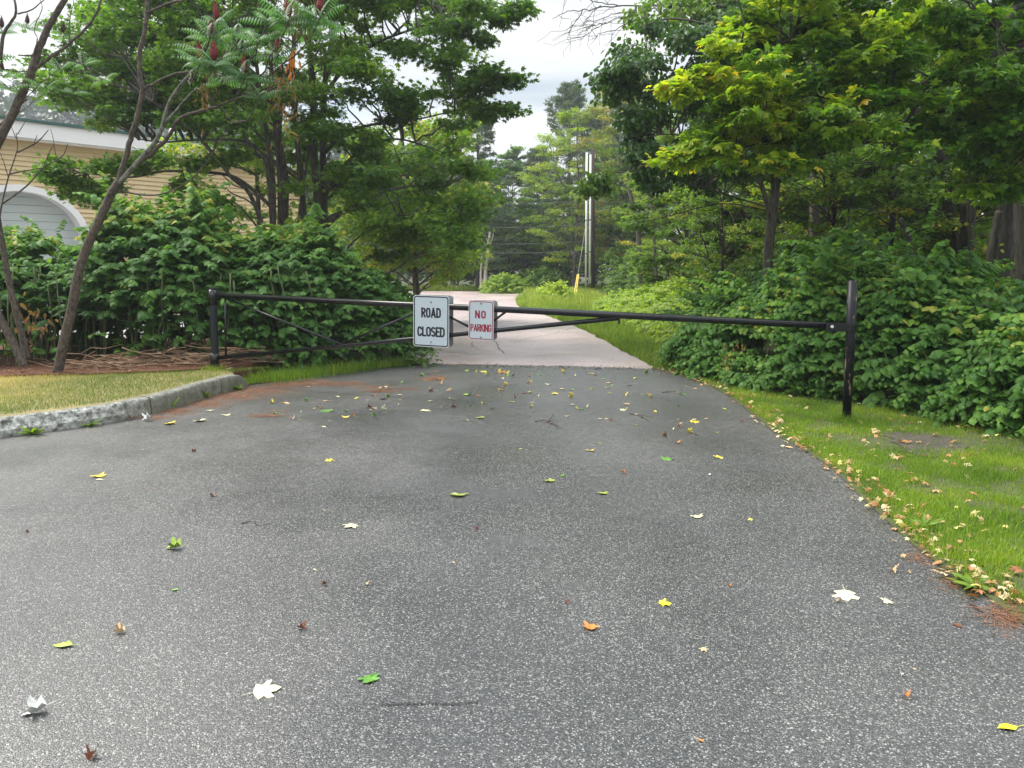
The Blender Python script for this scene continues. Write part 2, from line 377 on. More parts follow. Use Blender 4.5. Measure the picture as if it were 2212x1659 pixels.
crack(wig([(520, 1133), (545, 1128), (560, 1137), (590, 1130)], .003), .006, .008)
crack(wig([(930, 788), (1100, 789), (1250, 792), (1420, 799)], .012, k=30), .03, .008)
crack(wig([(1062, 733), (1072, 740), (1078, 752), (1090, 764)], .01), .022, .002)
crack(wig([(1020, 738), (1021, 748), (1040, 757), (1060, 760)], .01), .015, .002)
crack(wig([(1000, 700), (1100, 698), (1240, 704)], .03, k=20), .04, .002)
crack(wig([(1240, 706), (1190, 722), (1150, 728), (1110, 741)], .02), .012, .002)
crack(wig([(960, 770), (1040, 764), (1130, 770), (1220, 765), (1330, 775)], .02, k=20), .01, .002)
tag(m.build('pavement_crack', simple('crack_tar', (.012, .012, .012), .8)), kind='structure')

# ---- lawn island behind the kerb (raised), mulch strip and pale yard behind the thicket
def off_line(line, d):
    tn = np.gradient(line, axis=0); tn /= np.linalg.norm(tn, axis=1)[:, None]
    return line + np.stack([-tn[:, 1], tn[:, 0]], 1) * d
KW, KH = .15, .18
inner = off_line(kerb_line, KW)
def kerb_h(i):                       # slightly higher towards its end, then rounded down
    n = len(kerb_line); t = i / (n - 1); h = .165 + .04 * t
    dist = np.linalg.norm(kerb_line[-1] - kerb_line[i])
    if dist < .38: h *= max(.12, math.sqrt(max(0, 1 - ((.38 - dist) / .38) ** 2.2)))
    return h
lawn_pts = [(p[0], p[1], kerb_h(min(i, len(inner) - 6)) - .02) for i, p in enumerate(inner[:-2])]
back = [(-3.78, 10.15, .2), (-3.9, 10.9, .2), (-5, 11.2, .2), (-16, 11.5, .2), (-16, inner[0][1], .15)]
lawn_o = poly_sheet('lawn', lawn_pts + back, .18, M['lawnsoil'], thick=.25)
mul = [(-16, 9.3), (-8, 9.25), (-6.4, 9.55), (-5.4, 9.75), (-4.6, 10.0), (-3.95, 10.3), (-3.7, 10.8), (-3.6, 14.5), (-16, 14.5)]
poly_sheet('mulch_bed', rough([(a, b) for a, b in mul], .03, .2), .215, M['mulch'], thick=.3)
poly_sheet('yard', [(-60, 14.6), (-2.6, 14.6), (-3.4, 18), (-5.2, 25), (-8, 32), (-14, 36), (-60, 38)], -.02, M['concrete'])
# grass wedge beside the kerb end
wedge = [tuple(kerb_line[-1]), tuple(kerb_line[-6])] + [(-3.6, 10.6), (-2.4, 11.6), (-1.5, 12.5)] + [tuple(p) for p in left_edge[::-1]]
poly_sheet('grass_strip', wedge, .02, M['verge'])

# ---- kerb
m = MB(); n = len(kerb_line); tn = np.gradient(kerb_line, axis=0); tn /= np.linalg.norm(tn, axis=1)[:, None]
nrm = np.stack([-tn[:, 1], tn[:, 0]], 1)
fine = []
KD = np.concatenate([[0], np.cumsum(np.linalg.norm(np.diff(kerb_line, axis=0), axis=1))])
s_f = np.arange(0, KD[-1], .02); s_f = np.append(s_f, KD[-1])
lx = np.interp(s_f, KD, kerb_line[:, 0]); ly = np.interp(s_f, KD, kerb_line[:, 1])
nx = np.interp(s_f, KD, nrm[:, 0]); ny = np.interp(s_f, KD, nrm[:, 1])
hh = np.interp(s_f, KD, [kerb_h(i) for i in range(n)])
prof = [(0, -.03), (.0, .03), (.001, .07), (.003, .11), (.006, .14), (.014, .165), (.03, .178), (.07, .18), (.11, .18), (.145, .178), (.15, .1), (.15, -.03)]
k = len(prof); V = np.zeros((len(s_f), k, 3))
def sm(a, w_):
    ker = np.ones(w_) / w_; return np.convolve(np.pad(a, (w_, w_), 'wrap'), ker, 'same')[w_:-w_]
for j, (o_, z_) in enumerate(prof):
    worn = np.clip((KD[-1] - s_f - 1.9) / 1.0, 0, 1)            # left part is broken and spalled
    nz = sm(rng.normal(0, 1, len(s_f)), 3) * .006 + sm(rng.normal(0, 1, len(s_f)), 9) * .012
    nzb = sm(rng.normal(0, 1, len(s_f)), 15) * .028 + sm(rng.normal(0, 1, len(s_f)), 4) * .012
    dd = o_ + (nz * .25 + nzb * worn * .8 if 0 < j < 7 else 0 * nz) + (worn * .03 * (1 if 3 <= j <= 6 else 0))
    zz = z_ / .18 * hh + (nzb * worn * .35 if 4 <= j <= 7 else 0)
    V[:, j, 0] = lx + nx * dd; V[:, j, 1] = ly + ny * dd; V[:, j, 2] = zz
joints = [KD[-1] - .62, KD[-1] - 1.95, KD[-1] - 3.6, KD[-1] - 5.4]
st = 0; cuts = sorted([int(np.argmin(abs(s_f - j_))) for j_ in joints]) + [len(s_f)]
for c_ in cuts:
    seg = V[st:c_]; kk = len(seg); i = np.arange(kk - 1)[:, None] * k; j = np.arange(k - 1)[None, :]
    wr = np.clip((KD[-1] - s_f[st:c_] - 1.7) / 1.1, 0, 1)[:, None] * np.array([.5, .75, .9, 1, 1, 1, .9, .25, .1, 0, 0, 0])[None] + np.array([0, 0, 0, 0, .1, .35, .35, .2, .15, .1, 0, 0])[None]
    m.add(seg.reshape(-1, 3), q=np.stack([i + j, i + k + j, i + k + j + 1, i + j + 1], -1).reshape(-1, 4), a=np.clip(wr, 0, 1).ravel())
    for row in (0, kk - 1):
        cc = seg[row].mean(0); m.add(np.vstack([seg[row], cc]), t=[[a, a + 1, k] for a in range(k - 1)])
    st = c_
km, t, b = newmat('kerb_stone'); pos = geopos(t)
n_a = noise(t, 9, 8, pos, .7); r_a = ramp(t, [(.3, (.085, .088, .06)), (.5, (.15, .15, .11)), (.66, (.22, .215, .17)), (.8, (.36, .36, .32))])
t.links.new(n_a.outputs['Fac'], r_a.inputs[0])
sp_ = t.nodes.new('ShaderNodeSeparateXYZ'); t.links.new(pos, sp_.inputs[0])
n_b = noise(t, 30, 5, pos); ka = t.nodes.new('ShaderNodeAttribute'); ka.attribute_name = 'v'
n_c = noise(t, 17, 8, pos, .75); r_c = ramp(t, [(.36, (.05, .052, .042)), (.47, (.2, .2, .18)), (.56, (.42, .42, .39)), (.7, (.66, .66, .63))]); t.links.new(n_c.outputs['Fac'], r_c.inputs[0])
mk = t.nodes.new('ShaderNodeMix'); mk.data_type = 'RGBA'; t.links.new(ka.outputs['Fac'], mk.inputs[0]); t.links.new(r_a.outputs[0], mk.inputs[6]); t.links.new(r_c.outputs[0], mk.inputs[7])
t.links.new(mk.outputs[2], b.inputs['Base Color']); b.inputs['Roughness'].default_value = .85
bump(t, b, n_b.outputs['Fac'], .7, .012)
M['kerb'] = km
tag(m.build('kerb', km), kind='structure')

# ---- right verge
vr = [tuple(p) for p in right_s]
verge = [(p[0] - .02, p[1], .012) for p in right_s[::-1]] + [(2.5, 13.5, .0), (2.4, 16, 0), (9, 16, .0), (16, 14, .0), (16, -6, 0), (3.5, -6, .0)]
verge = verge[::-1]
poly_sheet('verge', verge, .01, M['verge'], thick=.04)
dirt = [G(u, v)[:2] for u, v in [(1905, 942), (1960, 932), (2020, 940), (2080, 962), (2075, 985), (2000, 990), (1950, 975)]]
poly_sheet('gravel_patch', rough([tuple(p) for p in smooth_line(dirt + [dirt[0]], 6)], .03, .1)[:-1], .018, M['gravel'])
poly_sheet('far_verge', [(p[0], p[1]) for p in smooth_line(pr, 5)][::-1] + [(2.45, 13.4), (9, 15.5), (28, 20), (28, 41), (3, 41.0)], -.03, M['verge'])
poly_sheet('far_bank', [(-60, 50.2), (-30, 47.6), (-4, 46.1), (28, 45.6), (60, 48), (60, 60), (-60, 60)], -.03, M['verge'])

# ================================================================ GATE
A0 = P(464, 795, G(464, 795, .215)[1]); A1 = P(460, 621, A0[1])
B0 = G(1829, 913, .0); B1 = P(1842, 606, B0[1])
gd = np.array([B0[0] - A0[0], B0[1] - A0[1], 0.]); gd /= np.linalg.norm(gd); gn = np.array([gd[1], -gd[0], 0.])
if gn[1] > 0: gn = -gn
def GP(u, v, off=0.0):
    """point where the view ray meets the vertical plane of the gate (moved off metres towards the lot)"""
    d = ray(u, v); o = np.array([0, 0, CH]); q0 = np.array([A0[0], A0[1], 0]) + gn * off
    s = np.dot(q0 - o, gn) / np.dot(d, gn); return o + d * s
def at(a, b, t): return a + (b - a) * t

hp = empty('gate_post', tuple(A0), 'shorter black steel hinge post at the kerb end, carrying the swing gate', 'post')
def child(mb, name, mat, par, smooth=False, o=None):
    ob = mb.build(name, mat, None, smooth); ob.parent = par
    ob.location = tuple(-np.array(par.location)) ; return ob
m = MB(); m.tube([A0 - [0, 0, .25], at(A0, A1, .995)], .0475, 24); child(m, 'pole', M['steel_blue'], hp, False)
m = MB(); m.tube([at(A0, A1, .985), at(A0, A1, 1.0)], [.051, .049], 24); child(m, 'cap', M['steel_blue'], hp)
m = MB(); m.tube([at(A0, A1, .035), at(A0, A1, .048)], .066, 24); child(m, 'flange', M['steel'], hp)

gate = empty('swing_gate', tuple(A0), 'long black tubular steel barrier arm with triangular bracing closing the road', 'gate')
def gtube(name, pts, r, n=16, mat='steel'):
    mb = MB(); mb.tube(pts, r, n); ob = child(mb, name, M[mat], gate, True); return ob
def shade_auto(o): pass
gtube('hinge_sleeve', [at(A0, A1, .79), at(A0, A1, .972)], .058, 24, 'steel')
gtube('hinge_sleeve', [at(A0, A1, .05), at(A0, A1, .185)], .058, 24, 'steel')
tbL, tbR = GP(466, 637.5), GP(1797, 704)
gtube('top_beam', [tbL, at(tbL, tbR, .5), tbR], .037, 20)
lcL, lcR = GP(474, 773), GP(1338, 687)
gtube('lower_beam', [lcL, GP(977, 723.6), lcR], .0265, 16)
gtube('brace', [GP(490, 645), GP(737, 744)], .014, 10)
gtube('brace', [GP(737, 744), GP(925, 664)], .014, 10)
gtube('brace', [GP(935, 666), GP(1037, 718)], .014, 10)
gtube('brace', [GP(1032, 718), GP(1092, 674)], .014, 10)
gtube('upright', [GP(486.5, 645), GP(488, 771)], .0135, 10)
mb = MB(); e0 = GP(1337.5, 685); mb.box(e0 + [0, 0, -.015], (.012, .06, .12), math.atan2(gd[1], gd[0])); child(mb, 'end_plate', M['steel'], gate)
lp = empty('latch_post', tuple(B0), 'taller leaning black steel post in the grass, holding the free end of the gate', 'post')
m = MB(); m.tube([B0 - [0, 0, .2], at(B0, B1, .5), B1], [.042, .0445, .048], 28)
sm_, t, b = newmat('scuffed_black_paint'); pos = geopos(t)
mpn = t.nodes.new('ShaderNodeMapping'); mpn.inputs['Scale'].default_value = (1, 1, .22); t.links.new(pos, mpn.inputs[0])
nn = noise(t, 26, 5, mpn.outputs[0], .6); rr_ = ramp(t, [(.60, (.006, .0065, .009)), (.645, (.16, .11, .085)), (.68, (.24, .18, .14))])
t.links.new(nn.outputs['Fac'], rr_.inputs[0]); t.links.new(rr_.outputs[0], b.inputs['Base Color']); b.inputs['Roughness'].default_value = .42; b.inputs['Specular IOR Level'].default_value = .2
child(m, 'pole', sm_, lp, True)
m = MB(); bz = GP(1837, 709)[2]; tz = (bz - B0[2]) / (B1[2] - B0[2])
m.tube([at(B0, B1, tz - .022), at(B0, B1, tz + .022)], .056, 28); child(m, 'clamp_band', M['steel'], lp)
m = MB(); q0 = GP(1786, 704.5); q1 = GP(1829, 707.5)
mid = (q0 + q1) / 2; L = np.linalg.norm(q1 - q0)
m.box(mid + gn * .046, (L + .02, .008, .085), math.atan2(gd[1], gd[0])); m.box(mid - gn * .046, (L + .02, .008, .085), math.atan2(gd[1], gd[0]))
child(m, 'latch_bracket', M['steel'], lp)
m = MB(); qq = GP(1797, 704.5); m.tube([qq + gn * .05, qq + gn * .058], .016, 14); ob = child(m, 'bolt', simple('bolt_white', (.6, .6, .58), .5), lp)

# ================================================================ SIGNS
def arc(cx, cy, rx, ry, a0, a1, n=10):
    return [(cx + rx * math.cos(R(a)), cy + ry * math.sin(R(a))) for a in np.linspace(a0, a1, n)]
def glyph(ch, w_):
    r = .5 * w_; rc = min(r, .28)
    def ob(x0, y0, x1, y1, rr_):   # rounded ring
        return arc(x1 - rr_, y1 - rr_, rr_, rr_, 0, 90, 6) + arc(x0 + rr_, y1 - rr_, rr_, rr_, 90, 180, 6) + arc(x0 + rr_, y0 + rr_, rr_, rr_, 180, 270, 6) + arc(x1 - rr_, y0 + rr_, rr_, rr_, 270, 360, 6) + [(x1, (y0 + y1) / 2)]
    if ch == 'O': g = ob(0, 0, w_, 1, r); g = [(w_, .5)] + g; return [g]
    if ch == 'R': return [[(0, 0), (0, 1)], [(0, 1), (w_ - .24, 1)] + arc(w_ - .25, .75, .25, .25, 90, -90, 10) + [(0, .5)], [(w_ * .45, .5), (w_, 0)]]
    if ch == 'P': return [[(0, 0), (0, 1)], [(0, 1), (w_ - .26, 1)] + arc(w_ - .27, .73, .27, .27, 90, -90, 10) + [(0, .46)]]
    if ch == 'A': return [[(0, 0), (w_ / 2, 1)], [(w_ / 2, 1), (w_, 0)], [(w_ * .17, .27), (w_ * .83, .27)]]
    if ch == 'D': return [[(0, 0), (0, 1)], [(0, 1), (w_ - .3, 1)] + arc(w_ - .3, .7, .3, .3, 90, 0, 7) + arc(w_ - .3, .3, .3, .3, 0, -90, 7) + [(0, 0)]]
    if ch == 'C': return [[(w_, .72)] + arc(w_ / 2, 1 - r, r, r, 15, 180, 12) + arc(w_ / 2, r, r, r, 180, 345, 12) + [(w_, .28)]]
    if ch == 'G': return [[(w_, .72)] + arc(w_ / 2, 1 - r, r, r, 15, 180, 12) + arc(w_ / 2, r, r, r, 180, 360, 12) + [(w_, .46), (w_ * .55, .46)]]
    if ch == 'L': return [[(0, 1), (0, 0)], [(0, 0), (w_, 0)]]
    if ch == 'S': return [arc(w_ / 2, .75, r, .25, 20, 180, 10) + [(0, .72), (w_ * .12, .6), (w_ * .5, .51), (w_ * .88, .4), (w_, .28)] + arc(w_ / 2, .25, r, .25, 0, -160, 10)]
    if ch == 'E': return [[(0, 0), (0, 1)], [(0, 1), (w_, 1)], [(0, .52), (w_ * .82, .52)], [(0, 0), (w_, 0)]]
    if ch == 'N': return [[(0, 0), (0, 1)], [(0, 1), (w_, 0)], [(w_, 0), (w_, 1)]]
    if ch == 'K': return [[(0, 0), (0, 1)], [(0, .36), (w_, 1)], [(w_ * .32, .56), (w_, 0)]]
    if ch == 'I': return [[(0, 0), (0, 1)]]
    return []
def ribbon(mb, pts, wd, z0, z1, frame):
    """flat stroke with square ends, extruded between depths z0 and z1"""
    p = np.array(pts, float); n = len(p)
    seg = np.diff(p, axis=0); sl_ = np.linalg.norm(seg, axis=1); keep = np.concatenate([[True], sl_ > 1e-6]); p = p[keep]; n = len(p)
    seg = np.diff(p, axis=0); seg /= np.linalg.norm(seg, axis=1)[:, None]
    p[0] -= seg[0] * wd * .5 * 0.0; 
    tn = np.vstack([seg[:1], seg[:-1] + seg[1:], seg[-1:]]); tn /= np.linalg.norm(tn, axis=1)[:, None] + 1e-9
    nr = np.stack([-tn[:, 1], tn[:, 0]], 1)
    sc = np.ones(n)
    for i in range(1, n - 1): sc[i] = 1 / max(.5, abs(np.dot(nr[i], [-seg[i][1], seg[i][0]])))
    a = p + nr * (wd / 2 * sc)[:, None]; b = p - nr * (wd / 2 * sc)[:, None]
    O, X, Z, Nn = frame
    def to3(q, d): return O + q[:, :1] * X + q[:, 1:2] * Z + Nn * d
    v = np.vstack([to3(a, z1), to3(b, z1), to3(a, z0), to3(b, z0)]); i = np.arange(n - 1)
    q = np.vstack([np.stack([i, i + n, i + n + 1, i + 1], 1), np.stack([i + 2 * n, i + 2 * n + 1, i + 1, i], 1), np.stack([i + n, i + n + 1, i + 3 * n + 1, i + 3 * n], 1)])
    q = np.vstack([q, [[0, 2 * n, 3 * n, n], [n - 1, 2 * n - 1, 4 * n - 1, 3 * n - 1]]])
    mb.add(v, q=q)
def rrect(w_, h_, r, n=7):
    out_ = []
    for cx, cy, a0 in ((w_ / 2 - r, h_ / 2 - r, 0), (-w_ / 2 + r, h_ / 2 - r, 90), (-w_ / 2 + r, -h_ / 2 + r, 180), (w_ / 2 - r, -h_ / 2 + r, 270)):
        out_ += arc(cx, cy, r, r, a0, a0 + 90, n)
    return out_
def prism(mb, poly, z0, z1, frame):
    p = np.array(poly); n = len(p); O, X, Z, Nn = frame
    def to3(d): return O + p[:, :1] * X + p[:, 1:2] * Z + Nn * d
    v = np.vstack([to3(z1), to3(z0), [O + Nn * z1], [O + Nn * z0]]); i = np.arange(n); j = (i + 1) % n
    mb.add(v, q=np.stack([i + n, j + n, j, i], 1), t=np.vstack([np.stack([np.full(n, 2 * n), i, j], 1), np.stack([np.full(n, 2 * n + 1), j + n, i + n], 1)]))
def word(mb, text, x0, x1, y0, y1, stroke, frame, widths, gap):
    H = (y1 - y0) - stroke
    ws = [widths.get(c, .5) for c in text]; gp = gap
    tot = sum(ws) + gp * (len(text) - 1); sx = (x1 - x0 - stroke) / tot / H
    x = x0 + stroke / 2
    for c, wv in zip(text, ws):
        for st_ in glyph(c, wv):
            q = [(x + px * H * sx, y0 + stroke / 2 + py * H) for px, py in st_]
            # extend straight ends by half a stroke
            q = [np.array(t__) for t__ in q]
            if len(q) == 2:
                d = q[1] - q[0]; d = d / (np.linalg.norm(d) + 1e-9) * stroke * .48; q[0] = q[0] - d; q[1] = q[1] + d
            ribbon(mb, q, stroke, .002, .0032, frame)
        x += (wv + gp) * H * sx
WID = dict(O=.5, R=.48, A=.58, D=.5, C=.48, L=.38, S=.48, E=.4, N=.52, P=.46, K=.5, I=.0, G=.5)
def sign(name, label, u, v, W, H, rad, ink, words, bolts, tilt, scuff=None):
    O = GP(u, v, .062); rt = empty(name, tuple(O), label, 'sign')
    X = gd * math.cos(tilt) + np.array([0, 0, math.sin(tilt)]); Z = np.array([0, 0, 1.]) * math.cos(tilt) - gd * math.sin(tilt)
    fr = (O, X, Z, gn); bd = .0095 * H / .61 + .0025
    mb = MB(); prism(mb, rrect(W, H, rad), -.001, .0012, fr); child(mb, 'panel', M['sign_edge'], rt)
    mb = MB(); wi = W - 2 * (bd + .009); hi = H - 2 * (bd + .009)
    prism(mb, rrect(wi, hi, rad * .62), .0012, .0018, fr); child(mb, 'face', M['sign_white'], rt)
    mb = MB(); ring = rrect(W - 2 * bd - .006, H - 2 * bd - .006, rad * .72); ring = ring + [ring[0], ring[1]]
    ribbon(mb, ring, .0135 if H > .5 else .0095, .0019, .003, fr); child(mb, 'border', M[ink], rt)
    for tx, x0, x1, y0, y1, stt, gp in words:
        mb = MB(); word(mb, tx, x0 * W, x1 * W, y0 * H, y1 * H, stt, fr, WID, gp); child(mb, 'lettering', M[ink], rt)
    for by in bolts:
        mb = MB(); c = O + Z * by * H
        mb.tube([c + gn * .001, c + gn * .0055], .0105, 14); mb.tube([c + gn * .0055, c + gn * .010], [.0062, .005], 6); child(mb, 'bolt', M['bolt'], rt)
    mb = MB(); prism(mb, rrect(W, H, rad), -.126, -.123, fr); child(mb, 'back_panel', M['alu'], rt)
    for by in bolts:
        mb = MB(); c = O + Z * by * H; mb.tube([c - gn * .001, c - gn * .123], .004, 8); child(mb, 'bolt_shank', M['bolt'], rt)
    if scuff:
        mb = MB(); ribbon(mb, [(x_ * W, y_ * H) for x_, y_ in scuff], .003, .0018, .0022, fr); child(mb, 'scuff', simple('scuff_grey', (.3, .3, .32), .6), rt)
    return rt
sign('road_sign', 'white sign with black border reading ROAD CLOSED, bolted to the gate', 931.2, 694.2, .466, .61, .035, 'ink_black',
     [('ROAD', -.275, .275, .07, .265, .021, .30), ('CLOSED', -.385, .385, -.30, -.105, .021, .235)], (.37, -.405), -.018,
     [(.29, .025), (.33, .035), (.38, .045), (.35, .04)])
sign('parking_sign', 'smaller white sign with red border and lettering reading NO PARKING', 1039.2, 692.2, .311, .457, .032, 'ink_red',
     [('NO', -.24, .19, .05, .25, .0185, .42), ('PARKING', -.42, .42, -.285, -.095, .0135, .22)], (.425, -.435), -.018)

# ================================================================ UTILITY POLE, WIRES, GUY GUARD
PY = 38.0
up = empty('utility_pole', tuple(P(1281, 618, PY)), 'weathered dark utility pole with two white conduits, beside the far road', 'utility pole')
m = MB(); m.tube([P(1281, 622, PY), P(1281, 322, PY)], [.1, .08], 16); child(m, 'pole', barkmat('pole_wood', (.012, .01, .009), (.06, .035, .025), 5, .1), up, True)
for uu, ub, vt, vb in ((1267.5, 1265.5, 330, 618), (1275.5, 1273.5, 334, 612)):
    m = MB(); m.tube([P(ub, vb, PY - .25), P(uu, vt, PY - .25)], .044, 12); child(m, 'conduit', simple('white_conduit', (.85, .85, .85), .5), up, True)
    for q in (.25, .5, .75):
        m = MB(); p = at(P(ub, vb, PY - .25), P(uu, vt, PY - .25), q); m.tube([p - [0, 0, .04], p + [0, 0, .04]], .05, 12); child(m, 'strap', M['bolt'], up, True)
for i, (vp, ve, lab) in enumerate(((434, 418, 'topmost'), (434.5, 430, 'second from the top'), (484, 479, 'upper one of the middle pair'), (520, 514, 'lower one of the middle pair'), (540, 533, 'lowest'))):
    a = P(1279, vp, PY); b = P(700, ve - 24, PY + 3.5); b2 = P(1800, vp - 10, PY - 3)
    pts = [at(a, b, t_) - np.array([0, 0, 4 * .45 * t_ * (1 - t_)]) for t_ in np.linspace(0, 1, 16)][::-1] + ([at(a, b2, t_) - np.array([0, 0, 4 * .2 * t_ * (1 - t_)]) for t_ in np.linspace(.1, 1, 8)] if i == 1 else [])
    m = MB(); m.tube(pts, .011, 5); tag(m.build('overhead_wire', simple('wire', (.06, .065, .06), .6)), 'wire left of the utility pole, %s of the five' % lab, 'wire', 'overhead wires')
gw = empty('guy_wire', tuple(P(1241, 636, 33.)), 'slanting guy wire with a yellow plastic guard, left of the utility pole', 'guy wire')
m = MB(); m.tube([P(1241, 640, 33), P(1268, 470, PY - .2)], .012, 5); child(m, 'cable', simple('cable', (.15, .15, .15), .6), gw)
for du in (0, 4):
    m = MB(); m.tube([P(1240 + du, 638, 32.9), at(P(1240 + du, 638, 32.9), P(1266, 480, PY - .3), .26)], .026, 8); child(m, 'guard', simple('guard_yellow', (.62, .42, .04), .5), gw)

# ================================================================ BUILDING (left)
BO = np.array([-13.3, 20.0, 0.]); BD = np.array([.84, 1., 0.]); BD /= np.linalg.norm(BD); BN = np.array([BD[1], -BD[0], 0])   # BN points to the viewer side
if np.dot(BN, -BO) < 0: BN = -BN
def bhit(u, v, off=0.):
    d = ray(u, v); o = np.array([0, 0, CH]); s = np.dot(BO + BN * off - o, BN) / np.dot(d, BN); return o + d * s
def BP(s, z, off=0.): return BO + BD * s + BN * off + np.array([0, 0, z])
z_eave = np.mean([bhit(0, 300)[2], bhit(417, 338)[2]]); z_roof = np.mean([bhit(0, 256, .25)[2], bhit(268, 289, .25)[2]])
a_c = bhit(44, 420); s_arch = np.dot(a_c - BO, BD); z_arch = bhit(40, 398, .06)[2]
bld = empty('garage_building', tuple(BO), 'long beige clapboard building with a white fascia and an arched garage door', 'building')
EX = 9.5; S0 = -16
def slab(mb, s0, s1, z0, z1, o0, o1):
    v = [BP(s, z, o) for o in (o0, o1) for z in (z0, z1) for s in (s0, s1)]
    mb.add(v, q=[[0, 1, 3, 2], [4, 6, 7, 5], [0, 2, 6, 4], [1, 5, 7, 3], [2, 3, 7, 6], [0, 4, 5, 1]])
aw = 1.45; zsp = z_arch - 1.35     # half width of door, spring line
# clapboard courses cut around the arch
m = MB(); z = 0.0; c_h = .125
def arch_half(z_):
    if z_ < zsp: return aw
    q = (z_ - zsp) / (z_arch - .17 - zsp); return aw * math.sqrt(max(0, 1 - q * q)) if q < 1 else 0
doors = [s_arch, s_arch - 4.6, s_arch - 9.2]
while z < z_eave:
    ah = arch_half(z); edges = [S0]
    for dc in sorted(doors):
        if ah > 0: edges += [dc - ah, dc + ah]
    edges.append(EX)
    for a_, b_ in zip(edges[::2], edges[1::2]):
        v = [BP(a_, z, .04), BP(b_, z, .04), BP(b_, z + c_h, .004), BP(a_, z + c_h, .004), BP(a_, z, .0), BP(b_, z, .0)]
        m.add(v, q=[[0, 1, 2, 3], [4, 5, 1, 0]])
    z += c_h
sd_m, t, b = newmat('beige_clapboard'); n_ = noise(t, .8, 4, geopos(t)); r_ = ramp(t, [(.3, (.56, .43, .24)), (.7, (.64, .50, .30))]); t.links.new(n_.outputs['Fac'], r_.inputs[0]); t.links.new(r_.outputs[0], b.inputs['Base Color']); b.inputs['Roughness'].default_value = .6
child(m, 'siding', sd_m, bld)
m = MB(); slab(m, S0, EX, -.1, z_roof - .1, -9, -.45); child(m, 'wall_core', sd_m, bld)
wm = simple('white_trim', (.78, .77, .78), .5)
m = MB(); slab(m, S0 - .2, EX + .2, z_eave - .02, z_roof - .42, -.1, .2); child(m, 'fascia', wm, bld)
m = MB(); slab(m, S0 - .2, EX + .2, z_roof - .417, z_roof - .02, -.1, .36); slab(m, S0 - .2, EX + .2, z_roof - .47, z_roof - .42, .203, .28); child(m, 'cornice', wm, bld)
m = MB(); slab(m, S0 - .3, EX + .3, z_roof - .015, z_roof + .05, -9.5, .42); child(m, 'roof_edge', simple('green_metal_edge', (.05, .12, .11), .4, .3), bld)
for di, dc in enumerate(doors):
    dr = MB(); zz = 0.
    outline = [(dc - aw, 0), (dc + aw, 0)] + [(dc + aw * math.cos(R(a)), zsp + (z_arch - .17 - zsp) * math.sin(R(a))) for a in np.linspace(0, 180, 24)]
    # door leaf: horizontal grooved panels
    while zz < z_arch - .17:
        h1 = min(zz + .21, z_arch - .171); a0, a1 = arch_half(zz), arch_half(h1 - .012)
        dr.add([BP(dc - a0, zz, -.30), BP(dc + a0, zz, -.30), BP(dc + a1, h1 - .012, -.30), BP(dc - a1, h1 - .012, -.30)], q=[[0, 1, 2, 3]])
        dr.add([BP(dc - a1, h1 - .012, -.30), BP(dc + a1, h1 - .012, -.30), BP(dc + a1, h1, -.32), BP(dc - a1, h1, -.32)], q=[[0, 1, 2, 3]])
        zz += .21
    child(dr, 'garage_door', simple('door_white', (.46, .5, .5), .5), bld)
    tr = MB(); rs = np.linspace(0, 180, 28)
    def ring(rw, rh): return [(dc + rw * math.cos(R(a)), zsp + rh * math.sin(R(a))) for a in rs]
    inn = [(dc + aw, 0)] + ring(aw, z_arch - .17 - zsp) + [(dc - aw, 0)]; ou = [(dc + aw + .17, 0)] + ring(aw + .17, z_arch - zsp) + [(dc - aw - .17, 0)]
    n = len(inn)
    v = [BP(s, z_, o_) for lst, o_ in ((inn, .06), (ou, .06), (inn, -.44), (ou, -.02)) for s, z_ in lst]; i = np.arange(n - 1)
    tr.add(v, q=np.vstack([np.stack([i, i + 1, i + n + 1, i + n], 1), np.stack([i, i + 2 * n, i + 2 * n + 1, i + 1], 1), np.stack([i + n, i + n + 1, i + 3 * n + 1, i + 3 * n], 1)]))
    child(tr, 'arch_trim', wm, bld)
# roof vent
vq = bhit(398, 290, -1.5); vt = empty('roof_vent', tuple(vq), 'small pale domed vent standing on the building roof', 'vent')
m = MB(); m.tube([[vq[0], vq[1], z_roof + .05], [vq[0], vq[1], vq[2]]], .28, 14); child(m, 'stack', wm, vt)
m = MB(); m.tube([[vq[0], vq[1], vq[2] - .05 + .45 * math.sin(R(a))] for a in (0, 20, 45, 70, 90)], [.46 * math.cos(R(a)) + .01 for a in (0, 20, 45, 70, 90)], 16); child(m, 'cap', wm, vt)
# ================================================================ FOLIAGE HELPERS
def fan(outline, dz=None):
    o = np.array(outline, float); n = len(o)
    z = np.zeros(n) if dz is None else np.array(dz, float)
    v = np.vstack([[0, .42, .0], np.c_[o, z]]); i = np.arange(n)
    return v, np.stack([np.zeros(n, int), i + 1, (i + 1) % n + 1], 1)
def maple_t(k=1.0):
    tips = [(0, 1.0), (.52, .78), (.5, .18)]
    o = [(0, 0), (.28, .06), (.5, .16), (.34, .36), (.62, .58), (.54, .74), (.22, .62), (.2, .8), (0, 1.04)]
    o = o + [(-x, y) for x, y in o[-2:0:-1]]
    z = [-.0] + [-.06, -.16, -.02, -.16, -.12, 0, -.06, -.18] + [-.06, 0, -.12, -.16, -.02, -.16, -.06]
    return fan(o, z)
def maple_lo():
    o = [(0, 0), (.5, .14), (.3, .4), (.6, .7), (.2, .62), (0, 1.04), (-.2, .62), (-.6, .7), (-.3, .4), (-.5, .14)]
    return fan(o, [0, -.14, 0, -.16, 0, -.18, 0, -.16, 0, -.14])
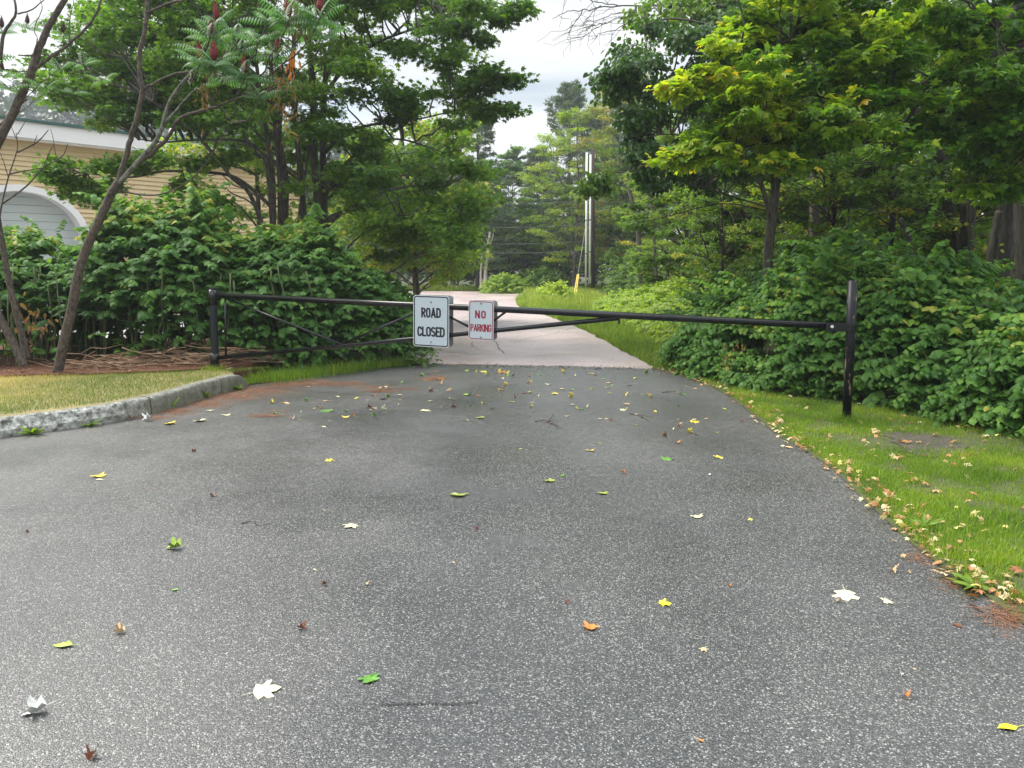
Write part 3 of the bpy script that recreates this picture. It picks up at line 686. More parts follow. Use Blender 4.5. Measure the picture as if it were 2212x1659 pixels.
def heart_t():
    v = np.array([[0, .02, 0], [0, .5, .035], [0, 1.02, -.10], [.24, -.02, -.02], [.43, .2, -.07], [.4, .5, -.09], [.22, .78, -.09], [-.24, -.02, -.02], [-.43, .2, -.07], [-.4, .5, -.09], [-.22, .78, -.09]])
    t = np.array([[0, 3, 4], [0, 4, 1], [1, 4, 5], [1, 5, 6], [1, 6, 2], [0, 8, 7], [0, 1, 8], [1, 9, 8], [1, 10, 9], [1, 2, 10]])
    return v, t
def oval_t(w_=.24):
    v = np.array([[0, 0, 0], [w_, .35, -.04], [w_ * .75, .7, -.07], [0, 1, -.13], [-w_ * .75, .7, -.07], [-w_, .35, -.04], [0, .45, .03]])
    t = np.array([[0, 1, 6], [1, 2, 6], [2, 3, 6], [3, 4, 6], [4, 5, 6], [5, 0, 6]]); return v, t
def rhomb_t():
    return np.array([[0, 0, 0], [.38, .5, -.05], [0, 1, -.08], [-.38, .5, -.05]]), np.array([[0, 1, 2], [0, 2, 3]])
T_MAPLE, T_MAPLO, T_HEART, T_OVAL, T_OVALW, T_RH = maple_t(), maple_lo(), heart_t(), oval_t(.2), oval_t(.33), rhomb_t()
def unit(a): return a / (np.linalg.norm(a, axis=-1, keepdims=True) + 1e-9)
def leaves(mb, pos, dirs, nor, size, tpl, val, wmul=1.0):
    tv, tt = tpl; n = len(pos)
    if n == 0: return
    y = unit(dirs); z = nor - (nor * y).sum(1, keepdims=True) * y; z = unit(z); x = np.cross(y, z)
    s = np.broadcast_to(np.asarray(size, float), (n,))
    V = (pos[:, None, :] + (tv[None, :, 0:1] * wmul * x[:, None, :] + tv[None, :, 1:2] * y[:, None, :] + tv[None, :, 2:3] * z[:, None, :]) * s[:, None, None])
    k = len(tv); Tt = (tt[None] + (np.arange(n) * k)[:, None, None]).reshape(-1, 3)
    mb.add(V.reshape(-1, 3), t=Tt, a=np.repeat(np.clip(val, 0, 1), k))
def wob(a, b, n, amp, sag=0.0):
    t = np.linspace(0, 1, n)[:, None]; p = a + (b - a) * t; L = np.linalg.norm(b - a)
    w_ = rng.normal(0, amp * L, (n, 3)) * np.sin(np.pi * t); p = p + w_
    p[:, 2] += (-sag * L * 4 * t * (1 - t))[:, 0]; return p
def inpoly(u, v, poly):
    c = False; n = len(poly); j = n - 1
    for i in range(n):
        xi, yi = poly[i]; xj, yj = poly[j]
        if (yi > v) != (yj > v) and u < (xj - xi) * (v - yi) / (yj - yi) + xi: c = not c
        j = i
    return c

def grow(stems, blobs, wood, crown, tpl, lsize, nleaf, ntw, twr=.004, droop=.35, vfun=None, spread=.1, limb_r=.012, toler=None, flat=.5, wmul=1.0, jit=.07, leafsd=.2, bare=0.0):
    """limbs from the stems to every foliage blob, twigs inside the blob, leaves along the twigs"""
    sp = np.vstack(stems)
    LP = []; LD = []; LN = []; LV = []
    for bi, bl in enumerate(blobs):
        c, r, val = np.array(bl[0]), np.array(bl[1]), bl[2]
        hd = np.hypot(sp[:, 0] - c[0], sp[:, 1] - c[1])
        cost = hd + np.abs((sp[:, 2] - (c[2] - .38 * hd))) * .9
        a = sp[int(np.argmin(cost))]
        D = np.linalg.norm(c - a)
        lp_ = wob(a, c, 7, .03, -.06)
        wood.tube(lp_, np.linspace(limb_r + .006 * D, .006, 7), 5, cap=False)
        for k in range(ntw):
            e_ = rng.normal(0, 1, 3); e_ /= np.linalg.norm(e_); e_ = e_ * rng.uniform(.35, 1) ** .6 * r
            s0 = lp_[rng.integers(3, 7)]; en = c + e_
            tw = wob(s0, en, 4, .06, .04)
            if k % 2 == 0: wood.tube(tw, [twr, twr * .8, twr * .6, twr * .35], 3, cap=False)
            if rng.random() < bare: continue
            f = rng.uniform(.25, 1.05, nleaf); td = unit((en - s0)[None, :])[0]
            q = s0 + (en - s0) * f[:, None] + rng.normal(0, jit, (nleaf, 3)) * [1, 1, .55]
            dr = td * .7 + rng.normal(0, .7, (nleaf, 3)); dr[:, 2] = dr[:, 2] * .45 - droop
            nn_ = rng.normal(0, flat, (nleaf, 3)) + [0, 0, 1.]
            LP.append(q); LD.append(dr); LN.append(nn_); LV.append(np.full(nleaf, val) + rng.normal(0, .15, nleaf) + (e_[2] / (r[2] + 1e-6)) * .0)
    if LP:
        LP = np.vstack(LP); LD = np.vstack(LD); LN = np.vstack(LN); LV = np.concatenate(LV)
        leaves(crown, LP, LD, LN, lsize * rng.uniform(1 - leafsd * 1.5, 1 + leafsd, len(LP)), tpl, LV, wmul)

def blobs_in(poly, n, Y, r, val=(.45, .15), holes=(), yfun=None, vfun=None, mind=0):
    out_ = []; us = [p[0] for p in poly]; vs = [p[1] for p in poly]; tries = 0
    while len(out_) < n and tries < n * 60:
        tries += 1
        u, v = rng.uniform(min(us), max(us)), rng.uniform(min(vs), max(vs))
        if not inpoly(u, v, poly): continue
        if any(math.hypot(u - h[0], (v - h[1]) * 1.3) < h[2] for h in holes): continue
        y = rng.uniform(*Y) if yfun is None else yfun(u, v)
        va = rng.normal(*val) if vfun is None else vfun(u, v)
        k = rng.uniform(.7, 1.25)
        out_.append((P(u, v, y), np.array(r) * k, va))
    return out_
def stem3(uv, Y, r0, r1, n=5, amp=.0):
    """polyline through picture points at (varying) distance"""
    Ys = np.linspace(Y[0], Y[1], len(uv)) if isinstance(Y, tuple) else np.full(len(uv), Y)
    p = np.array([P(u, v, y) for (u, v), y in zip(uv, Ys)]); p = smooth_line(p, n)
    return p, np.linspace(r0, r1, len(p))

def tree_obj(name, label, base, wood, crown, bark, leaf, group=None, cat='tree', extra=None):
    t = empty(name, tuple(float(x) for x in base), label, cat, group)
    child(wood, 'trunk', bark, t, True)
    if crown is not None: child(crown, 'crown', leaf, t)
    return t

# ================================================================ LEFT: MULTI-STEM MAPLE
mapleP1 = [(190, 20), (300, -60), (700, -130), (1060, -60), (1132, 20), (1060, 60), (1010, 105), (1050, 140), (1122, 165), (1105, 185), (1010, 215), (1118, 235), (1035, 262), (1000, 300), (1050, 345), (1085, 400), (1080, 470), (1010, 520), (955, 585), (880, 600), (800, 520), (700, 450), (600, 400), (450, 320), (400, 270), (330, 262), (225, 275), (140, 235), (110, 170), (150, 90)]
mapleP2 = [(70, 365), (140, 350), (240, 350), (330, 395), (440, 400), (520, 410), (520, 440), (150, 430), (100, 400)]
holes = [(850, 145, 46), (795, 180, 30), (905, 205, 28), (960, 95, 30), (560, 330, 26), (730, 60, 24), (815, 250, 22), (640, 230, 26), (500, 290, 28), (930, 285, 22), (770, 330, 16)]
stemsA, stemsB = [], []
wood, crown = MB(), MB()
for uv, y, r0, r1 in [([(592, 800), (590, 600), (590, 413), (583, 333), (567, 233), (560, 187), (545, 60), (530, -60)], (15, 15.2), .065, .025),
                      ([(600, 700), (605, 413), (593, 260), (586, 150), (590, 0), (596, -90)], (15.2, 15.5), .055, .025),
                      ([(596, 620), (580, 370), (553, 333), (523, 280), (505, 200), (480, 90)], (15.1, 14.2), .06, .02),
                      ([(606, 700), (617, 413), (603, 300), (610, 200), (633, 117), (640, 0), (650, -80)], (15.3, 16), .07, .03),
                      ([(580, 520), (540, 420), (500, 383), (460, 330), (393, 263), (330, 220)], (14.9, 13.8), .045, .015),
                      ([(590, 450), (520, 390), (460, 373), (353, 370), (283, 383), (190, 375)], (14.9, 13.6), .04, .01),
                      ([(578, 345), (533, 307), (433, 302), (353, 307), (300, 300)], (15, 14), .03, .01)]:
    p, r = stem3(uv, y, r0, r1); wood.tube(p, r, 9); stemsA.append(p)
for uv, y, r0, r1 in [([(662, 800), (655, 460), (647, 367), (640, 267), (633, 133), (640, 0)], (15.6, 15.8), .07, .03),
                      ([(690, 800), (687, 467), (680, 367), (677, 233), (670, 117), (660, 0), (655, -90)], (15.6, 15.4), .09, .035),
                      ([(700, 800), (700, 433), (697, 300), (703, 167), (717, 83), (722, 0), (728, -90)], (15.7, 16), .078, .03),
                      ([(700, 480), (737, 463), (784, 433), (841, 412), (900, 400), (960, 405)], (15.6, 14.4), .05, .012),
                      ([(700, 475), (745, 456), (787, 457), (831, 463), (900, 470), (960, 500)], (15.6, 14.6), .035, .01),
                      ([(702, 330), (740, 290), (800, 270), (880, 262), (1000, 235)], (15.7, 14.8), .04, .01),
                      ([(703, 200), (760, 130), (820, 90), (900, 60), (1020, 20)], (15.8, 15), .04, .012),
                      ([(640, 520), (655, 400), (672, 300)], 15.3, .03, .02),
                      ([(704, 420), (760, 340), (850, 300), (960, 330)], (15.7, 14.6), .04, .01)]:
    p, r = stem3(uv, y, r0, r1); wood.tube(p, r, 9); stemsB.append(p)
lobes = [((330, 130), (210, 150))]
def ymaple(u, v):
    if 520 < u < 740 and v > 60: return rng.uniform(15.9, 18.5) if rng.random() < .8 else rng.uniform(14, 15)
    return rng.uniform(13.4, 17.5)
bl = blobs_in(mapleP1, 235, None, (.52, .52, .17), holes=holes, yfun=ymaple, val=(.55, .18))
for (u, v) in [(1110, 30), (1085, 45), (1125, 22), (1060, 150), (1100, 165), (1118, 172), (1040, 150), (1080, 235), (1110, 238), (1050, 250), (1130, 15), (1040, 90), (1000, 60), (1010, 180)]:
    bl.append((P(u, v, rng.uniform(14, 15)), np.array([.30, .3, .10]), .4))
bl += blobs_in([(110, 60), (200, 0), (330, -50), (560, -50), (520, 250), (330, 262), (230, 272), (140, 240), (95, 170)], 95, (13.4, 17), (.5, .5, .17), val=(.5, .15))
for (u, v) in [(85, 370), (110, 385), (150, 392), (180, 400), (215, 360), (255, 350), (300, 360), (130, 350), (340, 345), (420, 350), (470, 345), (400, 400), (240, 405), (150, 420), (450, 425), (200, 430), (320, 330), (520, 330)]:
    bl.append((P(u, v, rng.uniform(13.2, 14.2)), np.array([.34, .34, .12]), .55))
grow(stemsA + stemsB, bl, wood, crown, T_MAPLO, .092, 9, 26, vfun=None, droop=.3)
# upper crown beyond the top of the picture keeps the canopy closed to the sky
bl2 = [(P(rng.uniform(150, 1000), rng.uniform(-420, -120), rng.uniform(13.5, 18)), np.array([.8, .8, .3]), .5) for _ in range(14)]
grow(stemsA + stemsB, bl2, wood, crown, T_RH, .16, 8, 14)
tree_obj('maple_tree', 'tall many-stemmed maple rising behind the left thicket, its branches reaching over the road', P(640, 800, 15.3), wood, crown, M['bark'], M['maple'])

# a paler loose tree behind the maple, low right
wood, crown = MB(), MB()
st_, r = stem3([(900, 640), (890, 500), (880, 380), (860, 250)], 21.5, .1, .03); wood.tube(st_, r, 8)
bl = blobs_in([(740, 320), (860, 240), (1000, 260), (1020, 380), (1060, 480), (1030, 560), (960, 620), (780, 600), (700, 480)], 110, (19.5, 23), (.7, .7, .3), val=(.72, .15))
grow([st_], bl, wood, crown, T_MAPLO, .11, 8, 20)
tree_obj('young_maple_tree', 'paler yellow-green young maple behind the big many-stemmed maple, right of its stems', P(900, 640, 21.5), wood, crown, M['bark'], M['midleaf'])
wood, crown = MB(), MB()
st_, r = stem3([(420, 640), (425, 500), (430, 380), (440, 250)], 24, .1, .03); wood.tube(st_, r, 8)
bl = blobs_in([(360, 300), (450, 240), (560, 240), (720, 300), (720, 440), (640, 480), (380, 440)], 26, (18.5, 19.3), (.6, .6, .28), val=(.7, .15))
st_, r = stem3([(560, 640), (560, 500), (555, 380), (550, 260)], 18.8, .08, .03); wood = MB(); wood.tube(st_, r, 8)
grow([st_], bl, wood, crown, T_MAPLO, .1, 8, 20)
tree_obj('young_maple_tree', 'bright green young tree seen between the maple stems and the beige building', P(560, 640, 18.8), wood, crown, M['bark'], M['midleaf'])

# ================================================================ SUMAC
def frond(mb, root, dirv, L, npair, val, droop=.6, lw=.27):
    """one pinnate leaf: arching rachis with hanging paired leaflets"""
    d = unit(np.array(dirv, float)); t = np.linspace(0, 1, npair + 2)
    rach = root + d * (t * L)[:, None]; rach[:, 2] += (.22 * np.sin(t * 1.6) - droop * t ** 2 * .55) * L
    side = unit(np.cross(d, [0, 0, 1.])); pos, dr, no, sz = [], [], [], []
    for i in range(1, npair + 1):
        s_ = math.sin(math.pi * (i / (npair + 1)) ** .8) * .75 + .35
        for sg in (-1, 1):
            pos.append(rach[i]); dr.append(side * sg * .8 + d * .35 + np.array([0, 0, -.75])); no.append(np.array([0, 0, 1.]) + side * sg * .6 + d * .2); sz.append(L * lw * s_)
    pos.append(rach[-1]); dr.append(d + [0, 0, -.6]); no.append(np.array([0, 0, 1.])); sz.append(L * lw * .6)
    leaves(mb, np.array(pos), np.array(dr), np.array(no), np.array(sz), T_OVAL, np.clip(val + rng.normal(0, .12, len(pos)), 0, 1), .62)
    return rach
CONES = []
def rosette(leafmb, woodmb, conemb, c, n=9, L=.42, val=.4, cone=True, sc=1.0):
    for k in range(n):
        a = 2 * math.pi * k / n + rng.uniform(-.3, .3); el = rng.uniform(-.15, .65)
        rc = frond(leafmb, c, (math.cos(a) * math.cos(el), math.sin(a) * math.cos(el), math.sin(el)), L * rng.uniform(.75, 1.1) * sc, 10, val)
        woodmb.tube(rc, np.linspace(.004, .0015, len(rc)), 3, cap=False)
    if cone:
        conemb = MB(); CONES.append(conemb)
        hh_ = rng.uniform(.19, .25) * sc; z = np.linspace(0, 1, 9); prof_ = np.array([.2, .75, 1, .98, .85, .7, .5, .28, .04]) * .042 * sc
        lean = rng.normal(0, .12, 2)
        pts = np.c_[c[0] + lean[0] * z * hh_, c[1] + lean[1] * z * hh_, c[2] + .05 + z * hh_]
        conemb.tube(pts, prof_, 10)
        q = rng.integers(0, 9, 90); an = rng.uniform(0, 6.28, 90)
        pp = pts[q] + np.c_[np.cos(an), np.sin(an), rng.uniform(-.3, .3, 90) * 0.4] * prof_[q][:, None]
        leaves(conemb, pp, np.c_[np.cos(an), np.sin(an), np.full(90, .9)], rng.normal(0, 1, (90, 3)), .016 * sc, T_RH, np.zeros(90))
    return c
SY = 9.85
wood, leafs, cones, dead = MB(), MB(), MB(), MB()
stems = []
for uv, y, r0, r1 in [([(122, 812), (150, 690), (180, 553), (207, 493), (233, 433), (256, 393)], (SY, SY - .1), .062, .047),
                      ([(256, 396), (267, 353), (283, 300), (300, 240), (308, 200), (302, 160), (302, 117), (313, 67), (318, 27), (315, -60)], (SY - .1, SY - .2), .034, .022),
                      ([(250, 402), (280, 368), (333, 327), (367, 290), (383, 260), (417, 243), (467, 230), (527, 207)], (SY - .1, SY - .3), .03, .012),
                      ([(310, 193), (367, 163), (413, 155)], (SY - .15, SY - .3), .016, .012),
                      ([(258, 412), (317, 422), (367, 413), (417, 383), (460, 330), (497, 260)], (SY - .1, SY - .5), .011, .004),
                      ([(320, 27), (367, 7), (400, -2), (450, -20)], (SY - .2, SY - .4), .018, .01),
                      ([(390, 262), (388, 225), (384, 190)], SY - .2, .008, .004),
                      ([(383, 258), (430, 300), (500, 383)], (SY - .2, SY + .3), .009, .006)]:
    p, r = stem3(uv, y, r0, r1, amp=0); p = p + rng.normal(0, .004, p.shape); wood.tube(p, r, 9); stems.append(p)
lich = MB()
p, r = stem3([(258, 396), (300, 347), (333, 310), (350, 277), (357, 247), (370, 213), (393, 180), (413, 157)], (SY - .12, SY - .35), .031, .016); lich.tube(p, r, 9); stems.append(p)
p, r = stem3([(352, 270), (380, 240), (403, 212), (425, 190)], (SY - .2, SY - .1), .017, .008); lich.tube(p, r, 8); stems.append(p)
ros = [(463, 128, 1, 1), (530, 155, 1, 1), (480, 165, 1, 0), (433, 125, .8, 1), (455, 70, .9, 1), (437, 98, .8, 0), (560, 75, .9, 0), (625, 35, 1, 1), (690, 30, 1.05, 1), (600, 110, .9, 1), (520, 100, .9, 0), (580, 35, .9, 0), (650, 60, 1, 0), (510, 60, .9, 0), (470, 40, .8, 1), (590, 160, .8, 0), (700, 70, .8, 0), (560, 200, .7, 0)]
tipbase = P(527, 207, SY - .3)
for (u, v, sc_, cn) in ros:
    y = SY - rng.uniform(.1, .9); c = P(u, v + 12, y); rosette(leafs, wood, cones, c, n=7 if sc_ < 1 else 9, L=.40, val=rng.uniform(.25, .6), cone=bool(cn), sc=sc_)
    src = min(stems, key=lambda s_: np.linalg.norm(s_[-1] - (c - [0.3, 0, .3])))[-1]
    q = wob(src, c - np.array([.12, 0, .22]), 6, .05, .05); q = np.vstack([q, c[None, :]]); wood.tube(q, np.linspace(.012, .006, 7), 5)
for (u, v, n_) in [(640, 20, 70), (600, 190, 60), (625, 230, 40), (440, 190, 30), (640, 0, 40)]:
    q = P(u, v, SY - .6) + rng.normal(0, 1, (n_, 3)) * [.07, .07, .2]
    leaves(dead, q, rng.normal(0, .35, (n_, 3)) + [0, 0, -1], rng.normal(0, 1, (n_, 3)), rng.uniform(.06, .13, n_), T_OVAL, rng.uniform(.1, .9, n_), .5)
q = P(627, 130, SY - .6) + rng.normal(0, 1, (26, 3)) * [.035, .04, .1]
leaves(dead, q, rng.normal(0, .35, (26, 3)) + [0, 0, -1], rng.normal(0, 1, (26, 3)), rng.uniform(.06, .12, 26), T_OVAL, np.full(26, 1.), .7)
su = empty('sumac_tree', tuple(P(122, 808, SY)), 'slender leaning sumac with forked trunk, feathery leaves and dark red fruit cones', 'tree')
child(wood, 'trunk', M['bark_sumac'], su, True); child(lich, 'branch', M['bark_lichen'], su, True)['label'] = 'pale lichen-covered branch'
child(leafs, 'leaves', M['sumac'], su); [child(cm_, 'fruit_cone', M['cone'], su) for cm_ in CONES]; CONES.clear(); child(dead, 'withered_leaves', M['deadleaf'], su)

def twiggy(mb, segs, Y, r0, r1):
    for uv in segs:
        p, r = stem3(uv, Y, r0, r1); mb.tube(p, r, 6)
# second sumac at the frame's left edge
wood, leafs, cones = MB(), MB(), MB()
SZ = 9.0
for uv, y, r0, r1 in [([(-175, 840), (-140, 640), (-80, 450), (0, 300), (37, 227), (70, 150), (90, 90), (113, 43), (140, 0), (165, -60)], SZ, .06, .026),
                      ([(74, 150), (110, 122), (147, 97), (200, 43), (222, -10), (240, -60)], SZ, .02, .008), ([(-60, 330), (0, 270), (30, 235), (60, 215)], SZ, .015, .008),
                      ([(0, 150), (50, 155), (73, 152)], SZ, .006, .008), ([(40, 120), (75, 118), (120, 122), (180, 140), (233, 170)], SZ + .05, .008, .004),
                      ([(0, 130), (10, 70), (35, 25), (20, -40)], SZ - .1, .022, .008), ([(38, 30), (70, 20), (100, -5)], SZ - .1, .01, .004),
                      ([(68, 125), (80, 90), (75, 60), (90, 20), (85, -10)], SZ - .05, .007, .003), ([(150, 90), (150, 50), (160, 0)], SZ - .05, .006, .003),
                      ([(40, 225), (80, 190), (130, 145)], SZ - .05, .005, .003), ([(20, 260), (60, 230), (110, 190)], SZ + .1, .005, .003)]:
    p, r = stem3(uv, y, r0, r1); wood.tube(p + rng.normal(0, .003, p.shape), r, 8)
for (u, v, s_, c_) in [(5, 70, .6, 1), (60, 62, .55, 1), (137, 80, .55, 1), (20, 190, .8, 0), (130, 150, .8, 0), (100, 190, .7, 0), (180, 140, .7, 0), (50, 160, .7, 0), (-40, 130, 1, 0), (5, 165, .6, 1), (220, 175, .6, 0), (160, 200, .6, 0)]:
    rosette(leafs, wood, cones, P(u, v, SZ + rng.uniform(-.2, .6)), n=5, L=.36, val=rng.uniform(.3, .9), cone=bool(c_), sc=s_)
s2 = empty('sumac_tree', tuple(P(-175, 835, SZ)), 'sumac leaning in from the left edge of the picture, sparse leaves against the sky', 'tree')
child(wood, 'trunk', M['bark_sumac'], s2, True); child(leafs, 'leaves', M['sumac'], s2); dfm = simple('dry_fruit', (.05, .02, .02), .9); [child(cm_, 'fruit_cone', dfm, s2) for cm_ in CONES]; CONES.clear()
# two short trunks and a bare sapling at the far left
m = MB(); twiggy(m, [[(58, 775), (50, 735), (40, 694), (20, 610), (4, 520), (-10, 440)]], 9.75, .045, .03); tw_ = empty('bare_sapling', tuple(P(57, 770, 9.75)), 'bare sapling with pale leafless twigs at the far left, in front of the building', 'tree')
twiggy(m, [[(-2, 480), (4, 441), (18, 383), (33, 338), (38, 316), (35, 287)], [(4, 441), (56, 403), (94, 362), (134, 338), (146, 311)], [(38, 329), (80, 307), (105, 280)], [(20, 376), (60, 368), (94, 362)]], 9.7, .011, .004)
twiggy(m, [[(94, 362), (106, 330), (116, 309), (109, 278)], [(116, 309), (122, 343)], [(18, 383), (8, 350), (0, 330)], [(72, 315), (80, 292)], [(35, 300), (25, 275)], [(38, 290), (55, 262)]], 9.7, .006, .003)
child(m, 'trunk', M['bark_sumac'], tw_, True)
m = MB(); twiggy(m, [[(52, 790), (43, 770), (27, 740), (0, 687), (-30, 630), (-70, 540)]], 9.5, .05, .04)
t_ = tag(m.build('leaning_trunk', M['bark_sumac'], None, True, P(48, 785, 9.5)), 'short thick brown trunk leaning left at the far left edge, in front of the thicket', 'tree trunk')

# ================================================================ KNOTWEED THICKETS
def sprays(mb, wood, org, out_dir, L, nl, size, val, zup=.25, tpl=None, wmul=1.0, droop=.9, woodp=1.0, up=.5):
    """arching side shoots with two rows of hanging heart-shaped leaves"""
    n = len(org); tpl = tpl or T_HEART
    d = unit(out_dir + rng.normal(0, .45, (n, 3)) * [1, 1, .4]); d[:, 2] += zup; d = unit(d)
    side = unit(np.cross(d, np.array([0, 0, 1.])))
    tt = (np.arange(nl) + .6) / nl
    Ls = L * rng.uniform(.6, 1.15, n)
    pos = org[:, None, :] + d[:, None, :] * (tt[None, :, None] * Ls[:, None, None]); pos[:, :, 2] -= (droop * .5 * tt ** 2)[None, :] * Ls[:, None]
    sg = np.where(np.arange(nl) % 2 == 0, 1, -1)[None, :, None]
    tan = d[:, None, :] + np.array([0, 0, -1.]) * (droop * tt)[None, :, None]
    dr = side[:, None, :] * sg * .75 + tan * .45 + np.array([0, 0, -.55]) + rng.normal(0, .22, (n, nl, 3))
    nr = np.array([0, 0, 1.]) * up + d[:, None, :] * .45 + side[:, None, :] * sg * .35 + rng.normal(0, .25, (n, nl, 3))
    sz = size * (1.08 - .6 * tt ** 2)[None, :] * rng.uniform(.6, 1.2, (n, nl)) * rng.uniform(.75, 1.2, (n, 1))
    va = (val[:, None] if hasattr(val, '__len__') else val) + .12 * tt[None, :] + rng.normal(0, .12, (n, nl))
    leaves(mb, pos.reshape(-1, 3), dr.reshape(-1, 3), nr.reshape(-1, 3), sz.ravel(), tpl, va.ravel(), wmul)
    for i in range(n):
        if rng.random() < woodp:
            pp = np.vstack([org[i], pos[i, ::3], pos[i, -1]]); wood.tube(pp, np.linspace(.004, .0015, len(pp)), 3, cap=False)
def hedge(front, heights, depth, nspr, L, nl, size, val, mb, wood, zmin=0.0, zmin_frac=.15, bulge=.3, inside=.5, tpl=None, wmul=1.0, base_z=0.0, woodp=.4, lump=.28, p_sup=.74, amin=0, outtilt=1.0, droop=.9, holes=None):
    f = np.array(front, float); sd_ = np.concatenate([[0], np.cumsum(np.linalg.norm(np.diff(f[:, :2], axis=0), axis=1))]); Lt = sd_[-1]
    s = rng.uniform(0, Lt, nspr); x = np.interp(s, sd_, f[:, 0]); y = np.interp(s, sd_, f[:, 1]); H = np.interp(s, sd_, heights)
    tx = np.gradient(f[:, 0], sd_); ty = np.gradient(f[:, 1], sd_); txi, tyi = np.interp(s, sd_, tx), np.interp(s, sd_, ty)
    inw = unit(np.stack([-tyi, txi, 0 * s], 1))
    # inward = away from the camera side
    sgn = np.sign((inw[:, :2] * np.stack([x, y], 1)).sum(1)); inw *= sgn[:, None]
    lum = 1 + lump * (np.sin(s * 2.1 + 1) * .5 + np.sin(s * 5.3) * .3 + np.sin(s * 11.7 + 2) * .2)
    a = rng.uniform(amin, math.pi * .8, nspr); a = np.where(rng.random(nspr) < .55, rng.uniform(amin, math.pi * .5, nspr), a)
    ca, sa = np.cos(a), np.sin(a)
    D = np.broadcast_to(depth, (nspr,)) if not hasattr(depth, '__len__') else np.interp(s, sd_, depth)
    xin = D / 2 * (1 - np.sign(ca) * np.abs(ca) ** p_sup); z = H * lum * np.abs(sa) ** p_sup
    dep = rng.uniform(0, 1, nspr) ** 1.6 * inside
    outd = -inw * (ca * 1.0)[:, None] + np.array([0, 0, 1.]) * (sa * .75)[:, None]
    org = np.stack([x, y, 0 * s + base_z], 1) + inw * xin[:, None] + np.array([0, 0, 1.]) * z[:, None] - outd * (dep[:, None] + L * .5)
    ok = (org[:, 2] > base_z + zmin)
    if holes is not None:
        for hx, hz, hw, hh2 in holes: ok &= ~((np.abs(s - hx) < hw) & (np.abs(org[:, 2] - hz) < hh2) & (dep < .8))
    org, outd = org[ok], outd[ok]; vv = np.broadcast_to(val, (nspr,))[ok] + .22 * np.clip(sa[ok] - .6, 0, 1) * 0
    sprays(mb, wood, org, outd * outtilt, L, nl, size, vv + rng.normal(0, .1, ok.sum()), tpl=tpl, wmul=wmul, woodp=woodp, droop=droop)
    return s, inw
def canes(mb, pts_xy, z0, h, r=.011, lean=.12):
    for (x, y) in pts_xy:
        hh_ = h * rng.uniform(.8, 1.1); e_ = np.array([x + rng.normal(0, lean) * hh_, y + rng.normal(0, lean) * hh_, z0 + hh_])
        p = wob(np.array([x, y, z0 - .05]), e_, 9, .012); rr_ = np.full(9, r * rng.uniform(.6, 1.2)); rr_[1::2] *= .9; mb.tube(p, rr_, 6)
# left thicket -------------------------------------------------
leafm, wood = MB(), MB()
fl = [P(-260, 800, 9.9), P(-60, 800, 10.1), P(60, 800, 10.35), P(300, 800, 10.55), P(470, 800, 10.7), P(620, 800, 11.0), P(760, 790, 11.5), P(860, 785, 12.0), P(925, 780, 12.7)]
fl = [(p[0], p[1]) for p in fl]
hl = [1.75, 1.8, 1.95, 2.1, 2.05, 1.95, 1.75, 1.55, 1.25]
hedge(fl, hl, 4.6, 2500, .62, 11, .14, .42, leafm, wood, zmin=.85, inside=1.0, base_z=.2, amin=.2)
hedge(fl, hl, 4.6, 1200, .62, 11, .14, .78, leafm, wood, zmin=1.5, inside=.35, base_z=.25, amin=1.0)  # lit top of the thicket put into paler leaf tints
hedge(fl, [h * .8 for h in hl], 3.6, 800, .5, 10, .12, .2, leafm, wood, zmin=.5, inside=1.5, base_z=.2)  # inner leaves tinted darker, inside shade put into the leaf colour
hedge(fl[5:], [1.6, 1.5, 1.4, 1.2], 3.0, 800, .5, 11, .1, .3, leafm, wood, zmin=.2, inside=.6, base_z=.05)
# low suckers
org = np.array([[*fl[0], 0]]); 
s_ = rng.uniform(0, 1, 46); idx = s_ * (len(fl) - 1); fx = np.interp(idx, range(len(fl)), [p[0] for p in fl]); fy = np.interp(idx, range(len(fl)), [p[1] for p in fl])
org = np.stack([fx, fy + rng.uniform(.0, .5, 46), rng.uniform(.3, .75, 46)], 1)
sprays(leafm, wood, org, np.tile([0, -.6, .5], (46, 1)), .32, 6, .11, .6)
cane = MB()
idx = rng.uniform(0, len(fl) - 3.2, 190); cx = np.interp(idx, range(len(fl)), [p[0] for p in fl]); cy = np.interp(idx, range(len(fl)), [p[1] for p in fl]) + rng.uniform(.1, 1.6, 190)
canes(cane, zip(cx[90:], cy[90:] + .6), .2, 1.1)
hedge([(x, y + 1.6) for x, y in fl], [1.3] * 9, 2.0, 1300, .5, 11, .12, .15, leafm, wood, zmin=.0, inside=.9, base_z=.1)  # dark leaf tint stands for the shade low inside the thicket
hedge(fl[3:], [1.7, 1.6, 1.5, 1.5, 1.3, 1.1], 2.2, 700, .5, 10, .13, .35, leafm, wood, zmin=.12, inside=.5, base_z=.1, amin=.05)
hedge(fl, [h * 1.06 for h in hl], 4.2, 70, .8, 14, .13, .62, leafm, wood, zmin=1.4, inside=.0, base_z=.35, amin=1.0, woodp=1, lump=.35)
kl = empty('knotweed_thicket', (fl[3][0], fl[3][1], .2), 'dense knotweed thicket on green canes left of the road, behind the short gate post', 'shrub')
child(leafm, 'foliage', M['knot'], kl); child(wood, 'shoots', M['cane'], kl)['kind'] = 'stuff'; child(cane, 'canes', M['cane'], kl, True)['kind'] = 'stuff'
for xy_ in zip(cx[:90], cy[:90]):
    mb_ = MB(); canes(mb_, [xy_], .2, 1.3); child(mb_, 'cane', M['cane'], kl, True)
wm_ = MB(); q = P(75, 690, 10.1) + rng.normal(0, 1, (40, 3)) * [.14, .1, .16]
